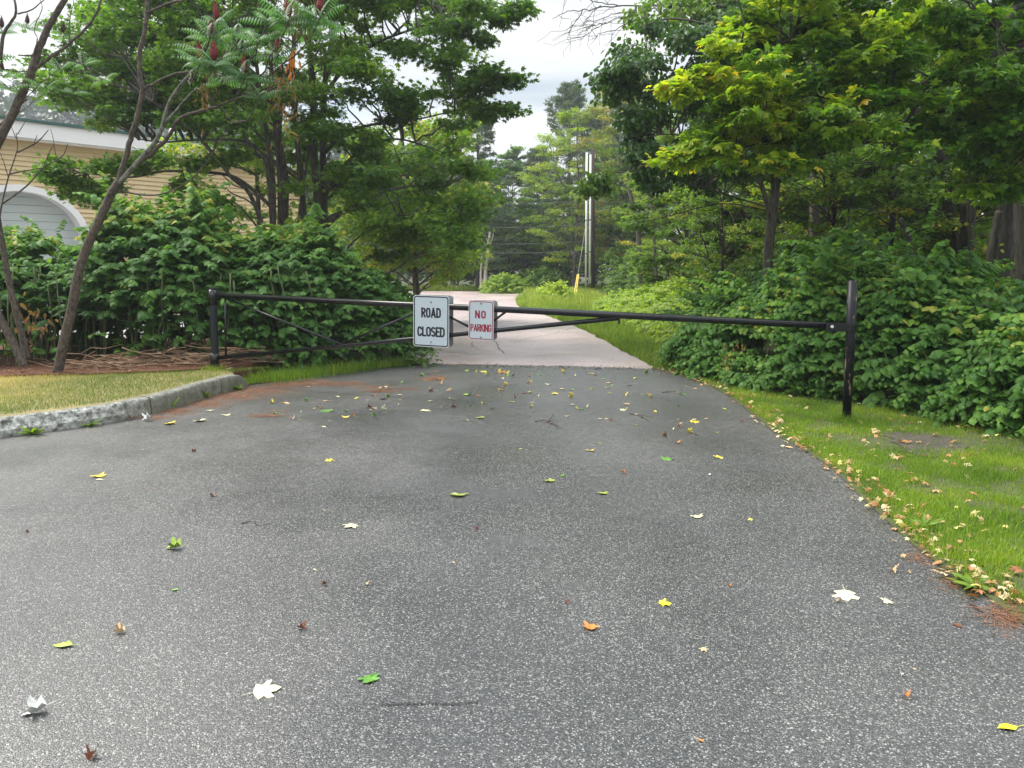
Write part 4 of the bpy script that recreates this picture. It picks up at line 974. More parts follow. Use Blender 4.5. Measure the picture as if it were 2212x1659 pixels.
leaves(wm_, q, rng.normal(0, .4, (40, 3)) + [0, 0, -1], rng.normal(0, 1, (40, 3)), rng.uniform(.06, .13, 40), T_HEART, rng.uniform(0, .6, 40), .5)
child(wm_, 'withered_leaves', M['deadleaf'], kl)

# right thicket -------------------------------------------------
leafm, wood, cane = MB(), MB(), MB()
fr_uv = [(1432, 800), (1500, 820), (1570, 838), (1700, 862), (1800, 872), (1900, 890), (2020, 912), (2110, 940), (2212, 958), (2400, 1000)]
fr = [tuple((G(u, v) + [0.0, .12, 0])[:2]) for u, v in fr_uv]
hr = [.9, 1.2, 1.42, 1.5, 1.5, 1.45, 1.32, 1.25, 1.2, 1.2]
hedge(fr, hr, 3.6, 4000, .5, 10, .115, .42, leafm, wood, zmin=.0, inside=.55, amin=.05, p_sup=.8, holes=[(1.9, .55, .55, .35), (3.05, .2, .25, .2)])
hedge(fr, hr, 3.6, 1600, .5, 10, .115, .72, leafm, wood, zmin=.6, inside=.3, amin=.7, p_sup=.8)  # upper leaves tinted paler, top light put into the leaf colour
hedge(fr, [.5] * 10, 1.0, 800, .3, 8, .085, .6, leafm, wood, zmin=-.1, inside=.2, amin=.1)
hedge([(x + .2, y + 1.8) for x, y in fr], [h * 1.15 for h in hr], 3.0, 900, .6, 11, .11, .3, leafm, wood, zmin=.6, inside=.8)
hedge(fr, [h * 1.15 for h in hr], 3.4, 110, .8, 14, .115, .62, leafm, wood, zmin=.7, inside=.0, base_z=.15, amin=.8, p_sup=.8, woodp=1, lump=.4)
idx = rng.uniform(0, 8.5, 26); cx = np.interp(idx, range(10), [p[0] for p in fr]); cy = np.interp(idx, range(10), [p[1] for p in fr]) + rng.uniform(.5, 1.4, 26)
kr = empty('knotweed_thicket', (fr[4][0], fr[4][1], 0), 'broad dark green knotweed thicket filling the right side, behind the taller leaning post', 'shrub')
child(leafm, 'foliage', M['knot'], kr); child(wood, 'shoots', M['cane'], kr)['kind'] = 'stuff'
for xy_ in zip(cx, cy):
    mb_ = MB(); canes(mb_, [xy_], 0, .75, .006, .25); child(mb_, 'cane', M['cane'], kr, True)
dk = MB(); q = P(2190, 1370 / 1.0 * 0 + 755, 8.3) + rng.normal(0, 1, (60, 3)) * [.16, .1, .05]
leaves(dk, q, rng.normal(0, .4, (60, 3)) + [0, 0, -1], rng.normal(0, 1, (60, 3)), rng.uniform(.05, .1, 60), T_OVAL, rng.uniform(.5, 1, 60), .5)
q = P(1590, 760, 8.9) + rng.normal(0, 1, (24, 3)) * [.1, .08, .14]
leaves(dk, q, rng.normal(0, .4, (24, 3)) + [0, 0, -1], rng.normal(0, 1, (24, 3)), rng.uniform(.05, .1, 24), T_OVAL, rng.uniform(.3, .9, 24), .5)
child(dk, 'withered_leaves', M['deadleaf'], kr)

# sunlit shrubs further along the right of the road
leafm, wood = MB(), MB()
fs = [G(u, v)[:2] + np.array([dx_, 0]) for u, v, dx_ in [(1437, 790, .5), (1385, 762, .6), (1335, 733, .75), (1290, 715, .9), (1262, 700, 1.0), (1235, 688, 1.1), (1205, 676, 1.0)]]
hedge([tuple(p) for p in fs], [1.0, 1.05, 1.1, 1.15, 1.05, .9, .6], 3.5, 3300, .45, 10, .12, .5, leafm, wood, inside=.3, tpl=T_OVALW, lump=.25, woodp=.0)
t_ = empty('roadside_shrub', (fs[3][0], fs[3][1], 0), 'sunlit yellow-green shrubs bordering the right side of the far road', 'shrub')
child(leafm, 'foliage', M['knot_y'], t_)
def bush(name, label, u, v, rx, h, mat, n=300, size=.14, val=.5, Lf=.5, nl=9):
    g = G(u, v); lm, wd_ = MB(), MB()
    a = rng.uniform(0, 2 * math.pi, n); e_ = rng.uniform(.0, math.pi / 2, n); rr_ = rng.uniform(.35, .9, n)
    org = g + np.stack([np.cos(a) * np.cos(e_) * rx * rr_, np.sin(a) * np.cos(e_) * rx * rr_, np.sin(e_) * h * rr_ * .85], 1)
    od = np.stack([np.cos(a) * np.cos(e_), np.sin(a) * np.cos(e_), np.sin(e_)], 1)
    sprays(lm, wd_, org, od, Lf, nl, size, val, woodp=0, tpl=T_OVALW)
    t = empty(name, tuple(g), label, 'shrub'); child(lm, 'foliage', mat, t); 
    if wd_.v: child(wd_, 'shoots', M['bark'], t)
    return t
bush('round_bush', 'round bright green bush at the far road end, right of the pale dead trunks', 1092, 633, 1.55, 1.25, M['knot_y'], 420, .16, .35)
bush('round_bush', 'yellow-green bush left of the yellow guy-wire guard', 1206, 655, 1.0, .95, M['knot_y'], 300, .14, .75)
bush('round_bush', 'dark green spreading bush behind the road bend, left of the utility pole', 1170, 631, 2.3, 1.7, M['midleaf'], 520, .18, .5)
bush('round_bush', 'small dark bush at the foot of the left thicket, under the gate signs', 905, 790, .42, .75, M['darkleaf'], 160, .05, .6, .2, 8)
# ================================================================ RIGHT: OVERHANGING MAPLE (near)
wood, crown = MB(), MB()
RX = 9.6
stems = []
TB = np.array([7.9, 9.9, 0.])
st_ = smooth_line([TB - [0, 0, .2], TB + [-.05, 0, 1.5], TB + [-.15, .05, 3.0], TB + [-.3, 0, 4.6], TB + [-.3, 0, 7]], 5); wood.tube(st_, np.linspace(.2, .09, len(st_)), 14); stems.append(st_)
for uv, y, r0, r1 in [([(2400, 20), (2212, 92), (2041, 160), (1935, 215), (1841, 260), (1730, 285), (1625, 313), (1560, 338)], (9.9, 9.3), .05, .006),
                      ([(2400, 90), (2212, 165), (2028, 243), (1940, 285), (1855, 310), (1770, 335), (1695, 360)], (9.9, 9.2), .045, .008),
                      ([(2400, -140), (2212, -90), (2050, -45), (1888, 7), (1800, 45), (1721, 77), (1665, 110), (1608, 140), (1540, 165), (1470, 185)], (9.9, 9.3), .045, .005),
                      ([(2400, -60), (2290, -20), (2205, 12), (2175, 35), (2150, 57)], (9.9, 9.0), .045, .03),
                      ([(2400, 320), (2212, 285), (2120, 270), (2060, 255)], (9.9, 9.6), .035, .02),
                      ([(2400, 440), (2212, 402), (2150, 392), (2090, 395)], (9.9, 9.4), .03, .012),
                      ([(2041, 160), (2000, 195), (1960, 260), (1900, 300), (1830, 320)], (9.6, 9.3), .02, .006),
                      ([(1841, 262), (1790, 270), (1700, 260), (1640, 270)], (9.4, 9.1), .012, .004)]:
    p, r = stem3(uv, y, r0, r1); p = p + rng.normal(0, .006, p.shape); wood.tube(p, r, 8); stems.append(p)
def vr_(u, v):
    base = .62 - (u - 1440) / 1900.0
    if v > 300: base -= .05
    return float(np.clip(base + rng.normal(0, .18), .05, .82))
polyR = [(1462, 190), (1500, 140), (1560, 90), (1600, 20), (1680, -60), (2300, -90), (2300, 330), (2150, 300), (2050, 250), (1980, 330), (1900, 360), (1760, 310), (1700, 340), (1600, 240), (1500, 215)]
polyR2 = [(1455, 315), (1500, 280), (1580, 250), (1700, 235), (1800, 270), (1760, 330), (1680, 370), (1560, 360), (1500, 365), (1440, 350)]
holesR = [(1990, 150, 30), (1540, 250, 34), (1920, 120, 24), (2020, 280, 28), (1800, 180, 18)]
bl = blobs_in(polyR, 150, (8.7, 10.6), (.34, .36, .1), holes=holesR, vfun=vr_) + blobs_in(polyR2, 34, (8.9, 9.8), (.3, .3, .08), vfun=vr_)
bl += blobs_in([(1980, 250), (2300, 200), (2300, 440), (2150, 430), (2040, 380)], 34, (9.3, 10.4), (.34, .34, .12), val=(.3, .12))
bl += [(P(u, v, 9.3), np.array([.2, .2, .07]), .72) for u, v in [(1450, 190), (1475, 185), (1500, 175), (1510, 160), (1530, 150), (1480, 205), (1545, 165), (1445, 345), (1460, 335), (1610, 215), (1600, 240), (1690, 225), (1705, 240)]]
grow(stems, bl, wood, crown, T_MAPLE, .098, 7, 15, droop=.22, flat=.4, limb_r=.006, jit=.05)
bl = [(P(rng.uniform(1500, 2500), rng.uniform(-450, -90), rng.uniform(8.5, 11)), np.array([.5, .5, .2]), .3) for _ in range(14)]
grow(stems, bl, wood, crown, T_RH, .12, 8, 12, limb_r=.006)
tree_obj('maple_tree', 'maple reaching in from the right edge, its near branch tips turning yellow', TB, wood, crown, M['bark_dark'], M['maple_y'])

# ================================================================ DARK TREE WITH HANGING LEAVES
wood, crown = MB(), MB(); stems = []
for uv, y, r0, r1 in [([(1657, 640), (1660, 547), (1668, 470), (1675, 400), (1672, 317), (1664, 230), (1662, 133), (1655, 40), (1650, -60)], 14, .095, .05),
                      ([(1664, 470), (1655, 433), (1638, 380), (1618, 333), (1600, 290)], (14, 13.7), .05, .025),
                      ([(1665, 240), (1600, 215), (1520, 180), (1440, 150), (1360, 160)], (14, 13), .03, .008),
                      ([(1662, 90), (1560, 60), (1450, 40), (1380, 60)], (14, 13.2), .03, .008), ([(1668, 330), (1560, 310), (1450, 290), (1380, 300)], (14, 13.2), .025, .006),
                      ([(1668, 450), (1600, 430), (1500, 400), (1380, 372), (1290, 378)], (14, 13.0), .018, .004), ([(1655, 455), (1560, 440), (1430, 470), (1340, 492)], (14, 13.1), .014, .004)]:
    p, r = stem3(uv, y, r0, r1); wood.tube(p, r, 9); stems.append(p)
pd = [(1305, 180), (1340, 120), (1370, 70), (1440, 30), (1560, -40), (1680, -40), (1720, 200), (1680, 380), (1560, 420), (1470, 400), (1420, 330), (1340, 300), (1320, 230)]
bl = blobs_in(pd, 105, (12.6, 15.5), (.42, .42, .22), val=(.35, .15), holes=[(1400, 95, 30), (1440, 70, 24), (1500, 60, 22)])
bl += [(P(u, v, 13), np.array([.25, .25, .12]), .3) for u, v in [(1310, 165), (1330, 155), (1360, 150), (1350, 190), (1395, 200), (1370, 260), (1380, 330), (1420, 400), (1400, 370)]]
bl += [(P(u, v, 13), np.array([.2, .2, .08]), .9) for u, v in [(1290, 385), (1305, 405), (1262, 408)]]
grow(stems, bl, wood, crown, T_OVALW, .105, 9, 22, droop=.9, flat=.7, wmul=.95)
tree_obj('dark_leaved_tree', 'dark green tree with hanging oval leaves, its grey forked trunk standing behind the right thicket', P(1657, 640, 14), wood, crown, M['bark'], M['darkleaf'])

# bare dead limb reaching into the sky gap + thin pale foliage above
wood, crown = MB(), MB(); stems = []
for uv in [[(1720, -60), (1560, -20), (1430, 10), (1340, 12), (1260, 22), (1220, 28), (1193, 42)], [(1430, 10), (1370, 30), (1310, 50), (1275, 70), (1245, 88)], [(1370, 30), (1330, 28), (1290, 45), (1262, 42)],
           [(1400, 16), (1340, 60), (1300, 72), (1285, 84)], [(1340, 12), (1290, 5), (1240, -10), (1200, -15)], [(1260, 22), (1248, 40), (1235, 60), (1226, 72)], [(1300, 12), (1275, 30), (1262, 50)],
           [(1310, 50), (1292, 52), (1262, 62)], [(1480, 20), (1440, 60), (1400, 110), (1385, 150), (1370, 190)], [(1420, 88), (1380, 60), (1350, 55)], [(1400, 110), (1360, 100), (1335, 130)], [(1385, 150), (1350, 120), (1340, 95)]]:
    p, r = stem3(uv, 15.5, .022 if len(uv) > 5 else .011, .004); wood.tube(p + rng.normal(0, .012, p.shape), r, 5); stems.append(p)
for _ in range(60):
    s_ = stems[rng.integers(0, 9)]; a_ = s_[rng.integers(3, len(s_))]; wood.tube(wob(a_, a_ + rng.normal(0, 1, 3) * [.3, .3, .22] + [-.15, 0, -.12], 5, .06), np.linspace(.006, .003, 5), 3)
bl = blobs_in([(1370, 30), (1420, -30), (1600, -60), (1650, 20), (1560, 60), (1440, 80)], 26, (14.5, 16), (.4, .4, .18), val=(.55, .1)) + [(P(1368, 50, 15.4), np.array([.18, .18, .14]), .6), (P(1400, 120, 15), np.array([.2, .2, .2]), .5)]
for uv in [[(1750, 700), (1760, 400), (1745, 100), (1720, -80)]]:
    p, r = stem3(uv, 16.2, .12, .06); wood.tube(p, r, 8); stems.append(p)
grow([stems[0], stems[-1]], bl, wood, crown, T_OVALW, .1, 8, 14, droop=.7)
tree_obj('half_dead_tree', 'tree whose bare curved twigs reach leftwards into the sky gap at the top', P(1750, 700, 16.2), wood, crown, M['bark'], M['midleaf'])

# ================================================================ GENERIC BROADLEAF TREES (copied)
def make_tree(name, label, cat, H, Rw, z0, nb, ntw, nleaf, lsize, tpl, leaf, bark, tr=.13, val=(.45, .2), flat=.28, wmul=1.0, spread=.55, droop=.35, lean=0.0):
    wood, crown = MB(), MB(); pts = [[0, 0, -.2]] + [[lean * (z / H) * H + rng.normal(0, .06), rng.normal(0, .06), z] for z in np.linspace(1, H * .92, 7)]
    st_ = smooth_line(np.array(pts, float), 4); wood.tube(st_, np.linspace(tr, .02, len(st_)), 9); stems = [st_]
    for k in range(3):
        i = rng.integers(8, 16); a = rng.uniform(0, 6.28); b_ = st_[i] + [math.cos(a) * Rw * .5, math.sin(a) * Rw * .5, H * .35]
        q = wob(st_[i], b_, 9, .04, .05); wood.tube(q, np.linspace(tr * .45, .015, 9), 6); stems.append(q)
    bl = []
    for k in range(nb):
        zf = rng.uniform(0, 1); prof_ = math.sin(math.pi * min(1, (zf * .85 + .12))) ** .7
        a = rng.uniform(0, 6.28); rr_ = Rw * prof_ * rng.uniform(.35, 1) ** .6
        bl.append((np.array([math.cos(a) * rr_ + lean * (z0 + zf * (H - z0)), math.sin(a) * rr_, z0 + zf * (H - z0)]), np.array([spread, spread, spread * flat * 1.3]) * rng.uniform(.7, 1.4), rng.normal(*val)))
    grow(stems, bl, wood, crown, tpl, lsize, nleaf, ntw, droop=droop, wmul=wmul)
    t = empty(name, (0, 0, 0), label, cat)
    child(wood, 'trunk', bark, t, True); child(crown, 'crown', leaf, t); return t
def copy_tree(o, loc, rz, sc, label, group=None):
    r = o.copy(); COL.objects.link(r); r.location = tuple(loc); r.rotation_euler = (0, 0, rz); r.scale = (sc, sc, sc)
    r['label'] = label
    if group: r['group'] = group
    for ch in o.children:
        c = ch.copy(); COL.objects.link(c); c.parent = r
    return r
def make_pine(H, Rw, dens=1.0):
    wood, crown = MB(), MB(); st_ = np.array([[0, 0, z] for z in np.linspace(-.2, H, 12)]); wood.tube(st_, np.linspace(.28, .03, 12), 8)
    LP, LD, LN = [], [], []
    z = H * .12
    while z < H * .99:
        f = z / H; rl = Rw * (1 - f) ** .55 * rng.uniform(.75, 1.15) + .25; nb = rng.integers(4, 7); a0 = rng.uniform(0, 6.28)
        for k in range(nb):
            a = a0 + k * 6.28 / nb + rng.normal(0, .2); L = rl * rng.uniform(.6, 1.15)
            e_ = np.array([math.cos(a) * L, math.sin(a) * L, z + L * (.28 if f > .7 else .05) + rng.normal(0, .1)])
            b_ = wob(np.array([0, 0, z]), e_, 6, .02, .06); wood.tube(b_, np.linspace(.05 * (1 - f) + .015, .01, 6), 4, cap=False)
            nt_ = int(26 * L * dens) + 10; t_ = rng.uniform(.25, 1.03, nt_) ** .8
            c_ = b_[0] + (e_ - b_[0]) * t_[:, None]; side = np.array([-math.sin(a), math.cos(a), 0]); w_ = rng.normal(0, .22, nt_) * L * (1.1 - t_ * .7)
            c_ = c_ + side * w_[:, None] + rng.normal(0, .05, (nt_, 3)); c_[:, 2] += .06 * np.abs(rng.normal(0, 1, nt_))
            for q in range(5):
                LP.append(c_); LD.append(unit(e_ - b_[0])[None] * .6 + rng.normal(0, .7, (nt_, 3)) + [0, 0, .35]); LN.append(rng.normal(0, 1, (nt_, 3)))
        z += rng.uniform(.35, .65) * (1 if f < .8 else .6)
    LP, LD, LN = map(np.vstack, (LP, LD, LN)); leaves(crown, LP, LD, LN, rng.uniform(.16, .34, len(LP)), T_RH, rng.normal(.5, .25, len(LP)), .28)
    t = empty('pine_tree', (0, 0, 0), 'x', 'tree'); child(wood, 'trunk', M['bark_dark'], t); child(crown, 'crown', M['pine'], t); return t

G1 = make_tree('broadleaf_tree', '', 'tree', 11, 3.3, 1.6, 130, 16, 9, .17, T_MAPLO, M['midleaf'], M['bark'])
G2 = make_tree('broadleaf_tree', '', 'tree', 12, 3.4, 1.2, 140, 16, 9, .17, T_OVALW, M['darkleaf'], M['bark_dark'], val=(.5, .2))
G3 = make_tree('locust_tree', '', 'tree', 10.5, 3.2, 1.8, 115, 16, 12, .13, T_OVAL, M['locust'], M['bark'], tr=.12, flat=.2, spread=.62, wmul=.9)
G4 = make_tree('broadleaf_tree', '', 'tree', 9, 2.6, 2.4, 95, 13, 8, .13, T_OVALW, M['midleaf'], M['bark_dark'], tr=.14, val=(.6, .2))
G5 = make_tree('rust_tinged_tree', '', 'tree', 10.5, 3.0, 2.0, 100, 15, 11, .13, T_OVAL, M['rusty'], M['bark'], tr=.12, flat=.22, spread=.6)
PN = make_pine(16, 3.6)
protos = {'g': G1, 'd': G2, 'y': G3, 's': G4, 'r': G5, 'p': PN}; used = set()
def put(kind, u, Y, top_v, label, group=None, rz=None, z=-.05):
    """stand a tree at distance Y in the direction of picture column u, tall enough for its top to reach picture row top_v"""
    base = P(u, 570, Y); Hs = {'g': 11, 'd': 12, 'y': 10.5, 's': 9, 'r': 10.5, 'p': 16}[kind]
    ht = P(u, top_v, Y)[2] - z; sc = ht / (Hs * 1.0)
    rz = rng.uniform(0, 6.28) if rz is None else rz
    src = protos[kind]
    if kind not in used:
        used.add(kind); src.location = (base[0], base[1], z); src.rotation_euler = (0, 0, rz); src.scale = (sc,) * 3; src['label'] = label
        if group: src['group'] = group
        return src
    return copy_tree(src, (base[0], base[1], z), rz, sc, label, group)
GP1 = 'trees of the wood beyond the end of the road'
# centre: pines and far wood
put('p', 1227, 64, 178, 'tallest pine in the sky gap, above and left of the utility pole', GP1)
put('p', 1160, 60, 318, 'lower pine left of the tallest pine, with drooping boughs', GP1)
put('p', 1034, 47, 205, 'pine with tiered flat boughs sticking out right of the big left maple', GP1)
put('p', 1345, 58, 130, 'pine whose top shows over the rust-tinged tree, right of the sky gap', GP1)
put('p', 1285, 62, 235, 'pine between the tallest pine and the rust-tinged tree', GP1)
put('g', 1107, 74, 318, 'pale distant round tree in the dip of the skyline', GP1)
put('d', 1100, 52, 350, 'dark tree behind the far road end, below the dip of the skyline', GP1)
put('d', 1050, 50, 400, 'dark tree behind the pale dead trunks', GP1)
put('d', 990, 49, 430, 'dark tree behind the road end, seen just left of the pale dead trunks', GP1)
put('d', 1165, 50, 380, 'dark tree behind the overhead wires, left of the locust', GP1)
put('g', 1130, 47, 430, 'mid-green tree standing low behind the round bright bush', GP1)
put('g', 1215, 46, 400, 'mid-green tree directly behind the yellow guy-wire guard', GP1)
put('d', 930, 50, 380, 'dark tree filling the gap under the left maple branches', GP1)
put('d', 860, 52, 350, 'dark tree far behind the left thicket, near its right end', GP1)
put('d', 1300, 50, 350, 'dark tree far behind the utility pole', GP1)
put('g', 760, 48, 340, 'mid-green far tree behind the left maple stems', GP1)
put('g', 660, 55, 330, 'mid-green far tree behind the beige building corner', GP1)
put('d', 560, 60, 330, 'dark far tree showing past the right end of the building roof', GP1)
# right middle distance
GP2 = 'trees along the right side of the far road'
put('y', 1245, 43, 238, 'yellow-green feathery locust just left of the utility pole', GP2, rz=.5)
put('r', 1345, 42, 165, 'rust-tinged feathery tree right of the utility pole', GP2)
put('y', 1440, 30, 330, 'yellow-green locust between the pole and the dark-leaved tree', GP2)
put('y', 1530, 29, 250, 'yellow-green locust behind the dark-leaved tree', GP2)
put('g', 1480, 22, 200, 'mid-green tree behind the hanging dark leaves', GP2)
put('g', 1610, 20, 90, 'mid-green tree left of the grey forked trunk', GP2)
put('s', 1560, 17.5, 330, 'small-leaved low tree just left of the grey forked trunk', GP2)
put('g', 1410, 40, 260, 'mid-green tree behind the rust-tinged one', GP2)
put('d', 1380, 44, 230, 'dark tree far behind the rust-tinged one', GP2)
GP3 = 'trees behind the right thicket'
for i, (k_, u, Y, tv, lab) in enumerate([('g', 1720, 19, 20, 'mid-green tree just right of the grey forked trunk'), ('s', 1790, 14.5, 120, 'small-leaved tree with thin dark trunk right of the grey forked trunk'),
        ('d', 1850, 20, -60, 'dark green tree in the middle of the right-hand wood'), ('s', 1920, 13.5, 60, 'small-leaved tree over the highest part of the right thicket'),
        ('g', 2000, 18, -80, 'tall mid-green tree behind the leaning black-barked trunk'), ('s', 2080, 13, 40, 'small-leaved tree left of the thick furrowed trunks'),
        ('d', 2150, 17, -100, 'tall dark tree behind the thick furrowed trunks'), ('g', 2290, 15, -100, 'mid-green tree at the right edge of the wood'), ('g', 1760, 28, -40, 'pale mid-green tree deep in the right-hand wood'),
        ('g', 1920, 27, 60, 'mid-green tree deep in the wood behind the small-leaved trees'), ('d', 2080, 28, -30, 'dark tree deep in the wood near the right edge'), ('g', 2240, 26, 0, 'mid-green tree deep in the wood at the right edge'),
        ('y', 1660, 31, 150, 'yellow-green locust deep behind the grey forked trunk'), ('d', 1600, 38, 200, 'dark tree deep behind the locusts'), ('d', 1750, 42, 180, 'dark tree farthest back in the right-hand wood'),
        ('g', 2450, 17, -100, 'tree standing beyond the right edge of the picture'), ('d', 2350, 22, -60, 'dark tree standing beyond the right edge of the picture')]):
    put(k_, u, Y, tv, lab, GP3)
# woods' undergrowth behind the right thicket and across the far end
def under(name, label, path, h, depth, n, mat, size=.14, z=0.):
    lm, wd_ = MB(), MB(); hedge(path, [h] * len(path), depth, n, .6, 9, size, .45, lm, wd_, inside=.6, tpl=T_OVALW, woodp=0, lump=.4, base_z=z)
    tag(lm.build(name, mat), label, 'undergrowth', kind='stuff')
under('undergrowth', 'dark leafy undergrowth along the foot of the far wood', [P(700, 600, 50)[:2], P(900, 600, 48)[:2], P(1100, 600, 47.5)[:2], P(1320, 600, 47)[:2], P(1600, 600, 47)[:2], P(2000, 600, 47)[:2]], 2.6, 4, 3600, M['darkleaf'], .22)
under('undergrowth', 'leafy undergrowth between the trunks of the right-hand wood', [P(1470, 600, 19)[:2], P(1600, 600, 16)[:2], P(1800, 600, 15)[:2], P(2000, 600, 14.5)[:2], P(2300, 600, 13.5)[:2], P(2600, 600, 13)[:2]], 1.9, 3, 3000, M['midleaf'], .11)
under('undergrowth', 'green undergrowth beside the far road under the locusts', [P(1290, 600, 40)[:2], P(1420, 600, 33)[:2], P(1600, 600, 27)[:2], P(1900, 600, 24)[:2], P(2300, 600, 24)[:2]], 2.2, 3, 3000, M['midleaf'], .16)

# individual bare trunks seen in the wood
def trunk_obj(label, uv, Y, r0, r1, mat, extra=()):
    m = MB(); p, r = stem3(uv, Y, r0, r1); p = p + rng.normal(0, .008, p.shape); m.tube(p, r, 10)
    for uv2, q0, q1 in extra: p2, r2 = stem3(uv2, Y, q0, q1); m.tube(p2, r2, 7)
    tag(m.build('tree_trunk', mat, None, True, p[0]), label, 'tree trunk')
trunk_obj('leaning black-barked trunk high in the right-hand wood, bending left as it rises', [(2075, 640), (2060, 500), (2047, 400), (2036, 350), (2008, 300), (1990, 262), (1972, 225), (1950, 180)], 12.8, .09, .06, M['bark_dark'],
          [([(2060, 520), (2045, 480), (2000, 455), (1950, 452)], .03, .01)])
trunk_obj('slim dark trunk with a branch arching left from its fork, right-hand wood', [(2100, 640), (2099, 550), (2099, 440), (2095, 390), (2092, 345), (2105, 300)], 12.2, .068, .05, M['bark'],
          [([(2092, 350), (2070, 320), (2040, 305), (2008, 310), (1980, 350)], .03, .014)])
trunk_obj('dark trunk close beside the slim forked trunk, on its left', [(2083, 640), (2082, 540), (2082, 490), (2080, 440)], 12.4, .06, .05, M['bark_dark'])
trunk_obj('thick furrowed dark trunk, left one of the pair at the right edge', [(2160, 660), (2165, 560), (2172, 480), (2178, 410), (2185, 300), (2180, 200)], 11.8, .16, .11, M['bark_dark'])
trunk_obj('short broken stub leaning against the thick furrowed trunk', [(2140, 640), (2143, 560), (2150, 500), (2158, 458)], 11.5, .085, .05, M['bark_dark'])
trunk_obj('massive furrowed trunk cut by the right edge of the picture', [(2215, 660), (2215, 560), (2214, 440), (2212, 340), (2216, 200), (2220, 0)], 11.2, .15, .12, M['bark_dark'])
trunk_obj('dark bent stem rising behind the crest of the right thicket', [(1975, 620), (1968, 540), (1955, 500), (1945, 470)], 12.0, .05, .03, M['bark_dark'], [([(1950, 490), (1925, 465), (1890, 455), (1840, 450)], .014, .006)])
trunk_obj('pale straight trunk among the locusts, right of the utility pole', [(1388, 640), (1382, 570), (1378, 500), (1366, 440), (1355, 380)], 30, .10, .07, M['bark'])
trunk_obj('thin trunk among the locusts, left of the grey forked trunk', [(1420, 640), (1416, 570), (1410, 470), (1400, 380)], 29, .07, .05, M['bark'])
trunk_obj('pale bleached dead trunk at the road end, taller of the two', [(1047, 625), (1049, 590), (1052, 560), (1056, 523), (1058, 500)], 45, .13, .05, M['bark_pale'], [([(1054, 540), (1062, 520), (1066, 505)], .04, .02), ([(1055, 530), (1051, 515)], .03, .02)])
trunk_obj('thin bleached dead trunk at the road end, shorter of the two', [(1038.5, 625), (1039, 590), (1040, 570), (1041, 553)], 45, .07, .05, M['bark_pale'])
# ---- wooded hill behind the building
m = MB(); xs = np.linspace(-170, 0, 40); ys = np.linspace(95, 200, 22); X, Yg = np.meshgrid(xs, ys)
Z = 19 * np.clip((Yg - 95) / 40, 0, 1) ** .8 * np.clip((0 - X) / 55, 0, 1) ** .7 + 1.5 * np.sin(X * .08)
Z = np.where(Yg <= 95.1, -2, Z); V = np.stack([X, Yg, Z], -1).reshape(-1, 3); nx_, ny_ = 40, 22
i = (np.arange(ny_ - 1)[:, None] * nx_ + np.arange(nx_ - 1)[None]).ravel(); m.add(V, q=np.stack([i, i + 1, i + nx_ + 1, i + nx_], 1))
tag(m.build('hill', M['soil']), kind='structure')
lm = MB(); hillleaf = leafmat('hill_foliage', [(0, (.035, .06, .045)), (.6, (.06, .09, .06)), (1, (.10, .13, .075))], trans=.1)
for _ in range(520):
    x = rng.uniform(-165, 0); y = rng.uniform(94, 150); z = 19 * min(1, max(0, (y - 95) / 40)) ** .8 * min(1, max(0, -x / 55)) ** .7
    H = rng.uniform(8, 13); w_ = rng.uniform(1.8, 3.2); n_ = 150; f = rng.uniform(0, 1, n_); a = rng.uniform(0, 6.28, n_); rr_ = w_ * (1 - f) ** .7 * rng.uniform(.6, 1, n_) + .2
    pos = np.stack([x + np.cos(a) * rr_, y + np.sin(a) * rr_, z + 1 + f * H], 1)
    leaves(lm, pos, rng.normal(0, 1, (n_, 3)), rng.normal(0, .6, (n_, 3)) + [0, -.3, .6], rng.uniform(.6, 1.2, n_), T_RH, rng.normal(.5, .2) + rng.normal(0, .15, n_), 1.1)
tag(lm.build('hill_wood', hillleaf), 'hazy dark wood covering the hill behind the building', 'wood', kind='stuff')

# ================================================================ GRASS
def blades(mb, xy, z, h, w_, val, lean=.45):
    n = len(xy); a = rng.uniform(0, 6.28, n); ln = rng.uniform(0, lean, n) * h
    b0 = np.c_[xy, z]; side = np.stack([np.cos(a), np.sin(a), 0 * a], 1) * (w_ / 2)[:, None] if hasattr(w_, '__len__') else np.stack([np.cos(a), np.sin(a), 0 * a], 1) * w_ / 2
    a2 = rng.uniform(0, 6.28, n); tip = b0 + np.stack([np.cos(a2) * ln, np.sin(a2) * ln, h * .95], 1); midp = b0 * .5 + tip * .5 + np.c_[0 * a, 0 * a, h * .1] - np.stack([np.cos(a2) * ln, np.sin(a2) * ln, 0 * a], 1) * .18
    V = np.stack([b0 - side, b0 + side, midp + side * .7, midp - side * .7, tip], 1).reshape(-1, 3); i = np.arange(n)[:, None] * 5
    mb.add(V, q=i + np.array([[0, 1, 2, 3]]), t=i + np.array([[3, 2, 4]]), a=np.repeat(np.clip(val, 0, 1), 5))
def sample(poly, n, dens=None):
    p = np.array([(q[0], q[1]) for q in poly]); lo, hi = p.min(0), p.max(0); out_ = []
    xs_ = rng.uniform(lo[0], hi[0], n * 4); ys_ = rng.uniform(lo[1], hi[1], n * 4)
    c = np.zeros(len(xs_), bool); j = len(p) - 1
    for i in range(len(p)):
        xi, yi = p[i]; xj, yj = p[j]
        cond = ((yi > ys_) != (yj > ys_)) & (xs_ < (xj - xi) * (ys_ - yi) / (yj - yi + 1e-12) + xi); c ^= cond; j = i
    q = np.stack([xs_[c], ys_[c]], 1)
    if dens is not None: q = q[rng.random(len(q)) < dens(q)]
    return q[:n]
def lowf(q, s, ph=0.): return .5 + .25 * np.sin(q[:, 0] * s + ph + 1.3 * np.sin(q[:, 1] * s * .7)) + .25 * np.sin(q[:, 1] * s * 1.3 + ph * 2 + np.sin(q[:, 0] * s * 1.7))
